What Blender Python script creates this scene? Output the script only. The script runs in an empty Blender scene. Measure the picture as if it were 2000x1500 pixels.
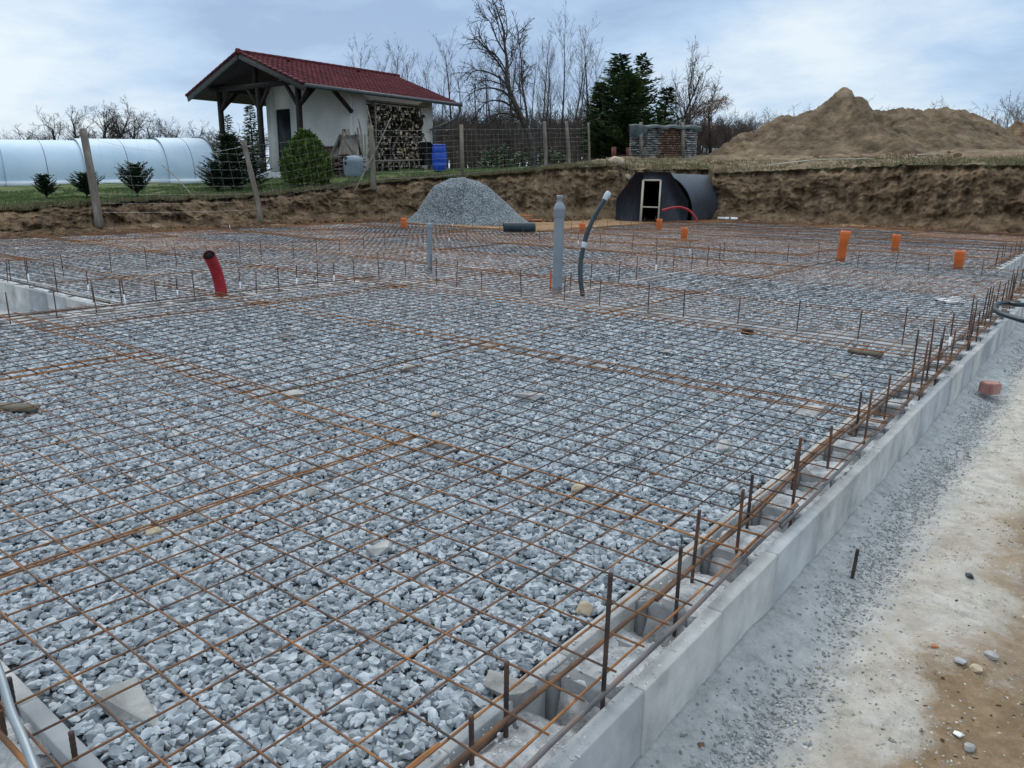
import bpy, bmesh, math, random
import numpy as np
from mathutils import Matrix, Vector
random.seed(7); RG=np.random.default_rng(11)
S=bpy.context.scene
# ---------------- camera ----------------
CF=1487.87
c_f=np.array([-0.5982947,0.7583757,-0.2586690]); c_r=np.array([0.7827461,0.6221905,0.0136906]); c_u=np.array([-0.1713241,0.1942811,0.9658690])
CP=np.array([1.0288,-1.0843,1.2589])
cd=bpy.data.cameras.new('camera'); cam=bpy.data.objects.new('camera',cd); S.collection.objects.link(cam)
cd.sensor_fit='HORIZONTAL'; cd.sensor_width=36; cd.lens=CF/2000*36; cd.clip_start=.05; cd.clip_end=3000
M=Matrix([[c_r[i],c_u[i],-c_f[i],CP[i]] for i in range(3)]+[[0,0,0,1]]); cam.matrix_world=M
S.camera=cam
# ---------------- world ----------------
SUN_EL,SUN_ROT=math.radians(42),math.radians(302)
W=bpy.data.worlds.new("World"); S.world=W; W.use_nodes=True
nt=W.node_tree; nt.nodes.clear(); N=nt.nodes.new; LK=nt.links.new
out=N('ShaderNodeOutputWorld'); bg=N('ShaderNodeBackground'); bg.inputs[1].default_value=1.0
LK(bg.outputs[0],out.inputs[0])
sky=N('ShaderNodeTexSky'); sky.sky_type='NISHITA'; sky.sun_disc=False; sky.sun_elevation=SUN_EL; sky.sun_rotation=SUN_ROT
tc=N('ShaderNodeTexCoord')
def wmath(op,a,b=None,c=None,clamp=False):
    m=N('ShaderNodeMath'); m.operation=op; m.use_clamp=clamp
    for i,v in enumerate((a,b,c)):
        if v is None: continue
        if isinstance(v,(int,float)): m.inputs[i].default_value=v
        else: LK(v,m.inputs[i])
    return m.outputs[0]
sep=N('ShaderNodeSeparateXYZ'); LK(tc.outputs['Generated'],sep.inputs[0])
zz=wmath('MAXIMUM',sep.outputs[2],0.0); den=wmath('ADD',zz,0.22)
px=wmath('DIVIDE',sep.outputs[0],den); py=wmath('DIVIDE',sep.outputs[1],den)
cmb=N('ShaderNodeCombineXYZ'); LK(px,cmb.inputs[0]); LK(py,cmb.inputs[1])
def wnoise(scale,det,rough,off):
    mp=N('ShaderNodeMapping'); mp.inputs['Location'].default_value=off; LK(cmb.outputs[0],mp.inputs[0])
    n=N('ShaderNodeTexNoise'); n.inputs['Scale'].default_value=scale; n.inputs['Detail'].default_value=det; n.inputs['Roughness'].default_value=rough; n.inputs['Distortion'].default_value=.25
    LK(mp.outputs[0],n.inputs['Vector']); return n.outputs['Fac']
n1=wnoise(.75,6,.55,(3.1,1.7,0)); n2=wnoise(2.6,6,.6,(8.,2.,0))
def lobe(px_,py_,k,amp):
    d=c_f+(px_-1000)/CF*c_r+(750-py_)/CF*c_u; d/=np.linalg.norm(d)
    v=N('ShaderNodeVectorMath'); v.operation='DOT_PRODUCT'; v.inputs[1].default_value=d; LK(tc.outputs['Generated'],v.inputs[0])
    e=wmath('MULTIPLY',wmath('SUBTRACT',v.outputs['Value'],1.0),k); e=wmath('EXPONENT',e)
    return wmath('MULTIPLY',e,amp)
f=wmath('ADD',wmath('MULTIPLY',n1,.80),wmath('MULTIPLY',n2,.38))
for a in ((40,60,90,.20),(1750,90,60,.13),(1600,150,200,.07),(1900,240,200,.06),(100,260,80,.08),(1000,100,50,-.12),(450,40,60,-.16),(1500,-80,60,-.12),(1950,20,60,-.06),(550,230,90,.06)): f=wmath('ADD',f,lobe(*a))
cr=N('ShaderNodeValToRGB'); LK(f,cr.inputs[0]); e=cr.color_ramp.elements
e[0].position=.44; e[0].color=(.28,.40,.60,1); e[1].position=.78; e[1].color=(.72,.80,.86,1)
m_=e.new(.58); m_.color=(.41,.56,.76,1)
hz=N('ShaderNodeMix'); hz.data_type='RGBA'; LK(wmath('MULTIPLY',wmath('POWER',wmath('SUBTRACT',1.0,zz,clamp=True),14.0),.55),hz.inputs[0]); LK(cr.outputs[0],hz.inputs[6]); hz.inputs[7].default_value=(.52,.66,.80,1)
mulz=wmath('ADD',wmath('MULTIPLY',wmath('SMOOTHSTEP' if False else 'MULTIPLY',wmath('MAXIMUM',wmath('SUBTRACT',zz,.30),0.0),1.6),1.0),1.0)
sc=N('ShaderNodeVectorMath'); sc.operation='SCALE'; zn=N('ShaderNodeMix'); zn.data_type='RGBA'; LK(wmath('MULTIPLY',wmath('SUBTRACT',zz,.38),3.0,clamp=True),zn.inputs[0]); LK(hz.outputs[2],zn.inputs[6]); zn.inputs[7].default_value=(.62,.68,.73,1)
LK(zn.outputs[2],sc.inputs[0]); LK(mulz,sc.inputs['Scale'])
sk=N('ShaderNodeVectorMath'); sk.operation='SCALE'; LK(sky.outputs[0],sk.inputs[0]); sk.inputs['Scale'].default_value=.08
mx=N('ShaderNodeMix'); mx.data_type='RGBA'; mx.inputs[0].default_value=.90; LK(sk.outputs[0],mx.inputs[6]); LK(sc.outputs[0],mx.inputs[7])
LK(mx.outputs[2],bg.inputs[0])
# ---------------- sun ----------------
sl=bpy.data.lights.new('sun','SUN'); sl.energy=1.2; sl.angle=math.radians(28); sl.color=(1,.96,.9)
so=bpy.data.objects.new('sun',sl); S.collection.objects.link(so)
# direction of sun for NISHITA: rotation measured from +Y clockwise
sd=Vector((math.sin(SUN_ROT)*math.cos(SUN_EL),math.cos(SUN_ROT)*math.cos(SUN_EL),math.sin(SUN_EL)))
so.rotation_euler=sd.to_track_quat('Z','Y').to_euler()
S.view_settings.view_transform='Standard'; S.view_settings.look='None'; S.view_settings.exposure=0.24; S.view_settings.gamma=1
try: S.cycles.use_denoising=True
except Exception: pass

# ---------------- helpers ----------------
def D(x,y,d): return CP+(c_f+(x-1000)/CF*c_r+(750-y)/CF*c_u)*d
def GZ(x,y,z=0.):
    d=c_f+(x-1000)/CF*c_r+(750-y)/CF*c_u; return CP+d*((z-CP[2])/d[2])
def PX(x,y,X):
    d=c_f+(x-1000)/CF*c_r+(750-y)/CF*c_u; return CP+d*((X-CP[0])/d[0])
def PY(x,y,Y):
    d=c_f+(x-1000)/CF*c_r+(750-y)/CF*c_u; return CP+d*((Y-CP[1])/d[1])
def h3(ix,iy,iz,seed=0):
    n=(ix.astype(np.int64)*374761393+iy.astype(np.int64)*668265263+iz.astype(np.int64)*2147483647+seed*974711)&0xffffffff
    n=((n^(n>>13))*1274126177)&0xffffffff; n=(n^(n>>16))&0xffffffff
    return n/4294967295.0
def vn(x,y,z,seed=0):
    x,y,z=np.broadcast_arrays(np.asarray(x,float),np.asarray(y,float),np.asarray(z,float))
    ix,iy,iz=np.floor(x),np.floor(y),np.floor(z); fx,fy,fz=x-ix,y-iy,z-iz
    fx=fx*fx*(3-2*fx); fy=fy*fy*(3-2*fy); fz=fz*fz*(3-2*fz); r=0
    for a in(0,1):
        for b in(0,1):
            for c in(0,1):
                r=r+h3(ix+a,iy+b,iz+c,seed)*(fx if a else 1-fx)*(fy if b else 1-fy)*(fz if c else 1-fz)
    return r*2-1
def fbm(x,y,z=0.,o=4,seed=0,g=.5):
    s=0;a=1;k=1
    for i in range(o):
        s=s+a*vn(np.asarray(x)*k,np.asarray(y)*k,np.asarray(z)*k,seed+i*17);a*=g;k*=2.03
    return s
class MB:
    def __init__(s): s.v=[];s.f=[];s.mi=[];s.n=0
    def add(s,V,F,mi=0):
        V=np.asarray(V,float).reshape(-1,3); o=s.n; s.v.append(V); s.n+=len(V)
        for q in F: s.f.append([i+o for i in q]); s.mi.append(mi)
        return s
    def box(s,x0,x1,y0,y1,z0,z1,mi=0,M=None):
        V=np.array([(x,y,z) for z in(z0,z1) for y in(y0,y1) for x in(x0,x1)],float)
        if M is not None: V=(np.asarray(M)[:3,:3]@V.T).T+np.asarray(M)[:3,3]
        return s.add(V,[(0,2,3,1),(4,5,7,6),(0,1,5,4),(2,6,7,3),(0,4,6,2),(1,3,7,5)],mi)
    def beam(s,a,b,w,h,mi=0,up=(0,0,1)):
        a=np.asarray(a,float);b=np.asarray(b,float);t=b-a;L=np.linalg.norm(t);t/=L
        u=np.array(up,float); r=np.cross(t,u)
        if np.linalg.norm(r)<1e-4: r=np.cross(t,(1,0,0))
        r/=np.linalg.norm(r);u=np.cross(r,t)
        V=[p+r*w/2*i+u*h/2*j for p in(a,b) for i,j in((-1,-1),(1,-1),(1,1),(-1,1))]
        return s.add(V,[(3,2,1,0),(4,5,6,7),(0,1,5,4),(1,2,6,5),(2,3,7,6),(3,0,4,7)],mi)
    def tube(s,P,R,n=6,mi=0,cap=True,ref=None):
        P=np.asarray(P,float);m=len(P);R=np.broadcast_to(np.asarray(R,float),(m,))
        T=np.gradient(P,axis=0);T/=np.linalg.norm(T,axis=1)[:,None]+1e-12
        if ref is None:
            d=T.mean(0); ref=np.eye(3)[np.argmin(np.abs(d))]
        A=np.cross(T,ref);A/=np.linalg.norm(A,axis=1)[:,None]+1e-12;B=np.cross(T,A)
        an=np.arange(n)*2*math.pi/n
        V=P[:,None]+R[:,None,None]*(A[:,None]*np.cos(an)[None,:,None]+B[:,None]*np.sin(an)[None,:,None])
        o=s.n; s.v.append(V.reshape(-1,3)); s.n+=m*n
        for i in range(m-1):
            for j in range(n):
                k=(j+1)%n; s.f.append([o+i*n+j,o+i*n+k,o+(i+1)*n+k,o+(i+1)*n+j]); s.mi.append(mi)
        if cap:
            s.f.append([o+j for j in range(n)][::-1]); s.f.append([o+(m-1)*n+j for j in range(n)]); s.mi+= [mi,mi]
        return s
    def grid(s,V,mi=0):
        V=np.asarray(V,float);a,b=V.shape[:2];o=s.n;s.v.append(V.reshape(-1,3));s.n+=a*b
        i=np.arange(a-1)[:,None]*b+np.arange(b-1)[None]; i=i.ravel()+o
        F=np.stack([i,i+b,i+b+1,i+1],1).tolist(); s.f+=F; s.mi+=[mi]*len(F); return s
    def mesh(s,name,mats,smooth=False):
        me=bpy.data.meshes.new(name); V=np.concatenate(s.v) if s.v else np.zeros((0,3))
        nf=len(s.f); ls=np.fromiter((len(q) for q in s.f),dtype=np.int32,count=nf); lv=np.fromiter((i for q in s.f for i in q),dtype=np.int32)
        me.vertices.add(len(V)); me.vertices.foreach_set('co',V.astype(np.float32).ravel())
        me.loops.add(len(lv)); me.loops.foreach_set('vertex_index',lv)
        me.polygons.add(nf); st=np.concatenate([[0],np.cumsum(ls)[:-1]]).astype(np.int32) if nf else np.zeros(0,np.int32)
        me.polygons.foreach_set('loop_start',st)
        me.polygons.foreach_set('material_index',np.array(s.mi,dtype=np.int32))
        if smooth: me.polygons.foreach_set('use_smooth',np.ones(nf,bool))
        me.update(calc_edges=True)
        for m in (mats if isinstance(mats,(list,tuple)) else [mats]): me.materials.append(m)
        return me
    def obj(s,name,mats,parent=None,smooth=False,loc=None):
        me=s.mesh(name,mats,smooth)
        if loc is not None:
            loc=np.asarray(loc,float); me.transform(Matrix.Translation(-Vector(loc)))
        return link(name,me,parent,loc)
def link(name,me,parent=None,loc=None):
    o=bpy.data.objects.new(name,me); S.collection.objects.link(o)
    if loc is not None: o.location=loc
    if parent: o.parent=parent
    return o
def tag(o,label,cat,group=None):
    o['label']=label;o['category']=cat
    if group:o['group']=group
    return o
def thing(name,label,cat,loc=(0,0,0),group=None,rz=0):
    o=bpy.data.objects.new(name,None); S.collection.objects.link(o); o.location=loc; o.rotation_euler=(0,0,rz); o.empty_display_size=.2
    return tag(o,label,cat,group)
def struct(o,kind='structure',label=None,cat=None):
    o['kind']=kind
    if label:o['label']=label
    if cat:o['category']=cat
    return o
def dup(root,loc,rz=0,sc=1,label=None,group=None):
    r=root.copy(); S.collection.objects.link(r); r.location=loc; r.rotation_euler=(0,0,rz); r.scale=(sc,sc,sc) if not isinstance(sc,tuple) else sc
    if label:r['label']=label
    if group:r['group']=group
    for ch in list(root.children):
        c=ch.copy(); S.collection.objects.link(c); c.parent=r
        for g in ch.children:
            d=g.copy(); S.collection.objects.link(d); d.parent=c
    return r
# ---------------- materials ----------------
def mat(name,cols,scale=3.,detail=6,rough=.8,bump=0.,bscale=None,bdist=.01,metal=0.,spec=.35,pos=None,rnd=0.,coord='Object',stretch=(1,1,1),rndramp=False):
    m=bpy.data.materials.new(name); m.use_nodes=True; t=m.node_tree; n=t.nodes; b=n['Principled BSDF']
    b.inputs['Roughness'].default_value=rough; b.inputs['Metallic'].default_value=metal; b.inputs['Specular IOR Level'].default_value=spec
    c=n.new('ShaderNodeTexCoord'); mp=n.new('ShaderNodeMapping'); mp.inputs['Scale'].default_value=stretch; t.links.new(c.outputs[coord],mp.inputs[0])
    ns=n.new('ShaderNodeTexNoise'); ns.inputs['Scale'].default_value=scale; ns.inputs['Detail'].default_value=detail; ns.inputs['Roughness'].default_value=.62
    t.links.new(mp.outputs[0],ns.inputs['Vector'])
    fac=ns.outputs['Fac']
    if rnd:
        oi=n.new('ShaderNodeObjectInfo'); a=n.new('ShaderNodeMath');a.operation='MULTIPLY_ADD';a.inputs[1].default_value=rnd;t.links.new(oi.outputs['Random'],a.inputs[0]);t.links.new(fac,a.inputs[2])
        s_=n.new('ShaderNodeMath');s_.operation='SUBTRACT';t.links.new(a.outputs[0],s_.inputs[0]);s_.inputs[1].default_value=rnd/2;fac=s_.outputs[0]
    r=n.new('ShaderNodeValToRGB'); t.links.new(fac,r.inputs[0]); el=r.color_ramp.elements
    k=len(cols); ps=pos or [.32+.36*i/(max(k-1,1)) for i in range(k)]
    el[0].position=ps[0];el[0].color=(*cols[0],1)
    if k>1: el[1].position=ps[-1];el[1].color=(*cols[-1],1)
    for i in range(1,k-1): q=el.new(ps[i]);q.color=(*cols[i],1)
    t.links.new(r.outputs[0],b.inputs['Base Color'])
    if bump:
        bn=n.new('ShaderNodeTexNoise');bn.inputs['Scale'].default_value=bscale or scale*4;bn.inputs['Detail'].default_value=6;bn.inputs['Roughness'].default_value=.65;t.links.new(mp.outputs[0],bn.inputs['Vector'])
        bp=n.new('ShaderNodeBump');bp.inputs['Strength'].default_value=bump;bp.inputs['Distance'].default_value=bdist;t.links.new(bn.outputs['Fac'],bp.inputs['Height']);t.links.new(bp.outputs[0],b.inputs['Normal'])
    return m
M_stone=mat('crushed_stone',[(.12,.14,.155),(.26,.295,.32),(.42,.46,.49),(.66,.70,.72)],scale=9,detail=8,rough=.85,bump=.5,bscale=60,bdist=.004,rnd=.30,pos=[.26,.42,.58,.78])
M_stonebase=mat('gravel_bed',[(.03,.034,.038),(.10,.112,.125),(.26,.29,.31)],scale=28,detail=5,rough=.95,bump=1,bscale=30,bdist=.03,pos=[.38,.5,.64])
M_conc=mat('cast_concrete',[(.24,.255,.262),(.34,.355,.36),(.45,.46,.46)],scale=3.5,detail=9,rough=.9,bump=.35,bscale=70,bdist=.004)
M_fill=mat('fresh_concrete_fill',[(.32,.33,.335),(.56,.575,.58),(.76,.77,.77)],scale=14,detail=10,rough=.95,bump=1,bscale=70,bdist=.02)
M_rust=mat('rusty_bar',[(.048,.042,.040),(.10,.062,.044),(.20,.095,.045),(.34,.16,.06)],scale=6,detail=6,rough=.85,rnd=.16,pos=[.34,.46,.6,.74],stretch=(1,1,1))
M_conc2=mat('cast_concrete_dusty',[(.27,.275,.265),(.38,.385,.37),(.47,.47,.455)],scale=6,detail=10,rough=.92,bump=.4,bscale=80,bdist=.004)
M_conc3=mat('cast_concrete_damp',[(.19,.205,.215),(.28,.295,.305),(.38,.39,.39)],scale=2.6,detail=10,rough=.88,bump=.4,bscale=60,bdist=.004)
M_web=mat('shaded_web_concrete',[(.12,.13,.135),(.18,.19,.195),(.25,.26,.26)],scale=7,rough=.9,bump=.3,bscale=60)  # smooth web concrete, its colour darkened to carry the shade in the pockets
M_rust2=mat('dark_rusty_bar',[(.03,.028,.028),(.085,.05,.038),(.20,.085,.035)],scale=9,detail=6,rough=.7,rnd=.2,pos=[.36,.5,.72],bump=.8,bscale=160,bdist=.003)
M_rustf=mat('rusty_bar_far',[(.06,.042,.034),(.14,.070,.040),(.27,.115,.045),(.40,.18,.06)],scale=2.5,detail=6,rough=.9,rnd=.3,pos=[.34,.46,.6,.74])
M_rusto=mat('bright_rusty_bar',[(.10,.055,.035),(.24,.105,.04),(.40,.19,.07)],scale=5,detail=6,rough=.85,rnd=.1)
M_rustm=mat('dull_rusty_bar',[(.065,.045,.035),(.14,.075,.042),(.26,.13,.058)],scale=6,rough=.85,rnd=.15)
M_steel=mat('grey_steel_bar',[(.07,.07,.075),(.16,.15,.15),(.26,.14,.08)],scale=4,detail=5,rough=.55,metal=.4,pos=[.35,.5,.72])
M_white=mat('white_plastic',[(.70,.72,.73),(.82,.83,.84)],scale=5,rough=.5)
M_soil=mat('pit_soil',[(.045,.028,.018),(.115,.072,.042),(.21,.142,.085),(.33,.25,.16)],scale=1.3,detail=10,rough=1,bump=1,bscale=9,bdist=.08,pos=[.28,.45,.58,.74],spec=.1)
M_sand=mat('heap_sand',[(.055,.039,.026),(.118,.085,.055),(.175,.13,.085),(.27,.20,.135)],scale=1.3,detail=12,rough=1,bump=1,bscale=4,bdist=.14,pos=[.30,.42,.55,.72],spec=.1)
M_grass=mat('grass_blades',[(.052,.088,.030),(.095,.145,.050),(.20,.20,.095)],scale=.9,detail=5,rough=.8,rnd=.0,spec=.2)
M_dry=mat('dry_grass',[(.10,.085,.045),(.22,.19,.11)],scale=3,rough=.9,spec=.2)
M_bark=mat('bare_bark',[(.022,.020,.018),(.050,.043,.037),(.085,.075,.066)],scale=5,rough=.95,spec=.1)
M_bark2=mat('grey_brown_twigs',[(.048,.038,.034),(.095,.077,.066)],scale=1,rough=.95,spec=.1,rnd=.2)
M_bark3=mat('reddish_twigs',[(.17,.11,.075),(.30,.21,.15)],scale=2,rough=.95,spec=.1)
M_needle=mat('spruce_needles',[(.026,.060,.028),(.065,.115,.045),(.13,.18,.065)],scale=1.4,detail=4,rough=.75,spec=.25)
M_needle2=mat('fir_needles',[(.012,.030,.014),(.03,.06,.026),(.06,.095,.035)],scale=5,detail=4,rough=.75,spec=.25)
M_thuja=mat('thuja_leaves',[(.018,.040,.010),(.055,.098,.018),(.15,.20,.040)],scale=6,detail=4,rough=.75,spec=.2)
M_plaster=mat('white_plaster',[(.62,.59,.535),(.76,.73,.67)],scale=1.2,detail=8,rough=.95,bump=.2,bscale=40)
M_wood=mat('dark_stained_timber',[(.008,.006,.005),(.020,.013,.011),(.036,.024,.019)],scale=6,rough=.8,stretch=(1,1,.25),bump=.3)
M_fascia=mat('weathered_fascia',[(.045,.045,.045),(.12,.12,.115)],scale=8,rough=.85)
M_greywood=mat('weathered_grey_wood',[(.09,.078,.062),(.16,.14,.115),(.25,.225,.185)],scale=6,rough=.9,stretch=(1,1,.15),bump=.5,bscale=40)
M_greywood2=mat('pale_post_wood',[(.11,.095,.07),(.19,.165,.125)],scale=6,rough=.9,stretch=(1,1,.15),bump=.4,bscale=40)
M_tile=mat('red_roof_tile',[(.048,.008,.012),(.080,.013,.018),(.115,.024,.028)],scale=2.,rough=.75,spec=.15,bump=.15)
M_gutter=mat('grey_gutter_metal',[(.055,.065,.072),(.09,.105,.115)],scale=3,rough=.45,metal=.2)
M_door=mat('dark_door',[(.006,.007,.010),(.014,.015,.020)],scale=3,rough=.5)
M_log=mat('log_end',[(.15,.12,.09),(.32,.255,.185),(.55,.45,.33)],scale=12,rough=.9,rnd=.34,bump=.3)
M_log2=mat('log_bark',[(.07,.055,.044),(.14,.11,.085)],scale=12,rough=.95,rnd=.2)
M_blue=mat('blue_plastic',[(.010,.055,.36),(.016,.08,.46)],scale=2,rough=.4)
M_tub=mat('faded_blue_grey_plastic',[(.16,.21,.25),(.25,.30,.34)],scale=2,rough=.6)
M_black=mat('black_bitumen',[(.005,.006,.011),(.010,.012,.020),(.020,.023,.034)],scale=3,rough=.6,stretch=(6,6,1),bump=.4)
M_tank=mat('dark_grey_tank',[(.016,.021,.028),(.034,.042,.054)],scale=1.2,rough=.5,bump=.1)
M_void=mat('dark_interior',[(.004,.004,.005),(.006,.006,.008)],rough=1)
M_lath=mat('pale_timber',[(.42,.38,.29),(.60,.56,.46)],scale=5,rough=.8,stretch=(1,1,.3))
M_orange=mat('orange_drain_pipe',[(.58,.125,.025),(.72,.17,.035)],scale=4,rough=.45,rnd=.1)
M_gpipe=mat('grey_drain_pipe',[(.19,.22,.25),(.25,.28,.31)],scale=3,rough=.4)
M_hose=mat('black_hose',[(.010,.022,.028),(.022,.040,.048)],scale=5,rough=.4)
M_tape=mat('grey_tape',[(.36,.42,.46),(.50,.56,.60)],scale=20,rough=.5)
M_red=mat('red_corrugated_pipe',[(.26,.008,.014),(.38,.018,.026)],scale=5,rough=.45)
M_poly=mat('pale_polycarbonate',[(.40,.53,.64),(.50,.62,.72)],scale=.7,rough=.6,spec=.2)
M_rib=mat('grey_aluminium_rib',[(.07,.08,.09),(.12,.135,.15)],scale=2,rough=.4,metal=.5)
M_rail=mat('white_base_rail',[(.68,.74,.80),(.76,.82,.87)],scale=2,rough=.4)
M_tarp=mat('green_grey_tarpaulin',[(.010,.020,.020),(.028,.046,.046),(.06,.085,.082)],scale=4,rough=.5,bump=.6,bscale=8,bdist=.05)
M_brick=mat('pink_brick',[(.30,.15,.125),(.42,.235,.20)],scale=8,rough=.9,bump=.4)
M_slab=mat('concrete_slab_pieces',[(.19,.188,.178),(.32,.318,.30),(.46,.455,.435)],scale=7,detail=8,rough=.95,bump=.6,bscale=50,rnd=.25)
M_beige=mat('beige_field_stone',[(.38,.30,.20),(.52,.44,.33)],scale=9,rough=.95,bump=.5,rnd=.1)
M_fence=mat('galvanised_wire',[(.30,.31,.31),(.42,.43,.43)],scale=3,rough=.5,metal=.3)
M_terra=mat('terracotta_pieces',[(.32,.12,.06),(.50,.23,.12)],scale=6,rough=.9)
def soilmix(name,lo,hi,mask_fn):
    """lo/hi materials' colour ramps mixed by mask (node network)"""
    m=mat(name,lo[0],scale=lo[1],detail=10,rough=1,bump=1,bscale=lo[2],bdist=lo[3],pos=lo[4],spec=.1); t=m.node_tree;n=t.nodes
    b=n['Principled BSDF']; l=b.inputs['Base Color'].links[0]; a=l.from_socket
    g=n.new('ShaderNodeNewGeometry'); sp=n.new('ShaderNodeSeparateXYZ'); t.links.new(g.outputs['Position'],sp.inputs[0])
    ns=n.new('ShaderNodeTexNoise'); ns.inputs['Scale'].default_value=hi[1]; ns.inputs['Detail'].default_value=9; t.links.new(g.outputs['Position'],ns.inputs['Vector'])
    r=n.new('ShaderNodeValToRGB'); t.links.new(ns.outputs['Fac'],r.inputs[0]); el=r.color_ramp.elements; k=len(hi[0]); ps=hi[2]
    el[0].position=ps[0];el[0].color=(*hi[0][0],1);el[1].position=ps[-1];el[1].color=(*hi[0][-1],1)
    for i in range(1,k-1): q=el.new(ps[i]);q.color=(*hi[0][i],1)
    x=n.new('ShaderNodeMix');x.data_type='RGBA'; t.links.new(mask_fn(t,n,g,sp),x.inputs[0]); t.links.new(a,x.inputs[6]); t.links.new(r.outputs[0],x.inputs[7]); t.links.new(x.outputs[2],b.inputs['Base Color'])
    return m
def nm(t,n,op,a,b=None,c=None,clamp=False):
    m=n.new('ShaderNodeMath');m.operation=op;m.use_clamp=clamp
    for i,v in enumerate((a,b,c)):
        if v is None: continue
        if isinstance(v,(int,float)): m.inputs[i].default_value=v
        else: t.links.new(v,m.inputs[i])
    return m.outputs[0]
def nnoise(t,n,g,scale,detail=6,rough=.6,loc=(0,0,0)):
    mp=n.new('ShaderNodeMapping');mp.inputs['Location'].default_value=loc;t.links.new(g.outputs['Position'],mp.inputs[0])
    k=n.new('ShaderNodeTexNoise');k.inputs['Scale'].default_value=scale;k.inputs['Detail'].default_value=detail;k.inputs['Roughness'].default_value=rough;t.links.new(mp.outputs[0],k.inputs['Vector']);return k.outputs['Fac']
# lawn / bare earth plateau: grass where vertex attribute 'turf' says so, broken by noise
def m_turf(t,n,g,sp):
    at=n.new('ShaderNodeAttribute');at.attribute_name='turf'
    v=nm(t,n,'ADD',at.outputs['Fac'],nm(t,n,'MULTIPLY',nm(t,n,'SUBTRACT',nnoise(t,n,g,1.6,8,.7),.5),1.6))
    return nm(t,n,'MULTIPLY_ADD',nm(t,n,'SUBTRACT',v,.5),3.,.5,clamp=True)
M_field=soilmix('turf_and_bare_soil',([(.10,.07,.045),(.19,.14,.09),(.27,.21,.14)],1.2,8,.06,[.34,.5,.68]),
    ([(.055,.078,.030),(.090,.125,.045),(.17,.17,.085)],1.4,[.34,.5,.68]),m_turf)
# ---------------- terrain ----------------
# sight columns of the surveyed edges: image x -> (foot y, rim y, [(y,D)...] beyond), turned into world distances and heights
COL={-700:(495,430,[(372,24),(362,30),(352,60)],1),
 -300:(478,424,[(385,21),(361,27),(350,60)],1),
 0:(462,412,[(385,21.5),(361,27.5),(349,60)],1),
 200:(456,399,[(384,22.5),(360,29),(349,60)],1),
 325:(449,390,[(375,23.5),(359,30),(350,60)],1),
 450:(441,387,[(368,25),(356,30),(350,60)],1),
 550:(436,379,[(362,26),(345,31),(346,60)],1),
 650:(431,369,[(350,27),(337,31),(340,60)],1),
 750:(429,356,[(340,28),(334,32),(336,60)],1),
 850:(428,347,[(337,29),(333,33),(333,60)],1),
 950:(428,341,[(334,29),(331,34),(331,60)],.8),
 1050:(430,332,[(329,30),(327,36),(330,60)],.6),
 1130:(426,326,[(322,31),(318,37),(322,60)],.35),
 1203:(427,322,[(316,32),(308,38),(314,60)],.25),
 1232:(421,332,[(316,33.5),(306,38),(312,60)],.35),
 1290:(418,331,[(318,34),(305,38),(310,60)],.4),
 1376:(417,330,[(318,34),(305,38),(306,60)],.35),
 1388:(430,337,[(325,28.5),(305,38),(303,60)],.25),
 1500:(434,333,[(321,29),(303,39),(300,60)],.05),
 1600:(437,328,[(318,28.5),(301,39),(298,60)],.0),
 1750:(444,322,[(309,29),(300,36),(296,60)],.28),
 1900:(455,321,[(308,27),(295,34),(292,60)],.40),
 2000:(459,321,[(310,25.5),(292,33),(290,60)],.40),
 2300:(475,330,[(316,24),(298,33),(296,60)],.5),
 3200:(520,365,[(345,22),(330,33),(330,60)],.5)}
def azr(w): return math.degrees(math.atan2(w[0]-CP[0],w[1]-CP[1])), math.hypot(w[0]-CP[0],w[1]-CP[1])
TA=[];TR=[]
for x in sorted(COL):
    fy,ry,mid,turf=COL[x]
    if 1232<=x<=1376: foot=D(x,fy,29.6+(x-1206)*.004); foot[2]=-.05+.0*x
    else: foot=GZ(x,fy,-.05)
    a,rf_=azr(foot); dfo=float((foot-CP)@c_f)
    rim=D(x,ry,dfo+.75)
    row=[(rf_,foot[2])]; _,rr=azr(rim); row.append((rr,rim[2]))
    for (yy,dd) in mid:
        q=D(x,yy,dd); _,r_=azr(q); row.append((r_,q[2]))
    row.append((160.,row[-1][1]*.35+.65*1.9)); row.append((900.,2.0))
    TA.append(a); TR.append(row+[(turf,0)])
TA=np.array(TA); TRr=np.array([[q[0] for q in r[:-1]] for r in TR]); TRz=np.array([[q[1] for q in r[:-1]] for r in TR]); TT=np.array([r[-1][0] for r in TR])
def prof(a):
    return [np.interp(a,TA,TRr[:,k]) for k in range(7)],[np.interp(a,TA,TRz[:,k]) for k in range(7)],np.interp(a,TA,TT)
def T(x,y):
    a,r=azr((x,y)); R,Z,_=prof(a); return float(np.interp(r,R,Z))
def onT(px_,d,dz=0.):   # ground point under image column px_ at depth d
    q=D(px_,340,d); return np.array([q[0],q[1],T(q[0],q[1])+dz])
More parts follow.
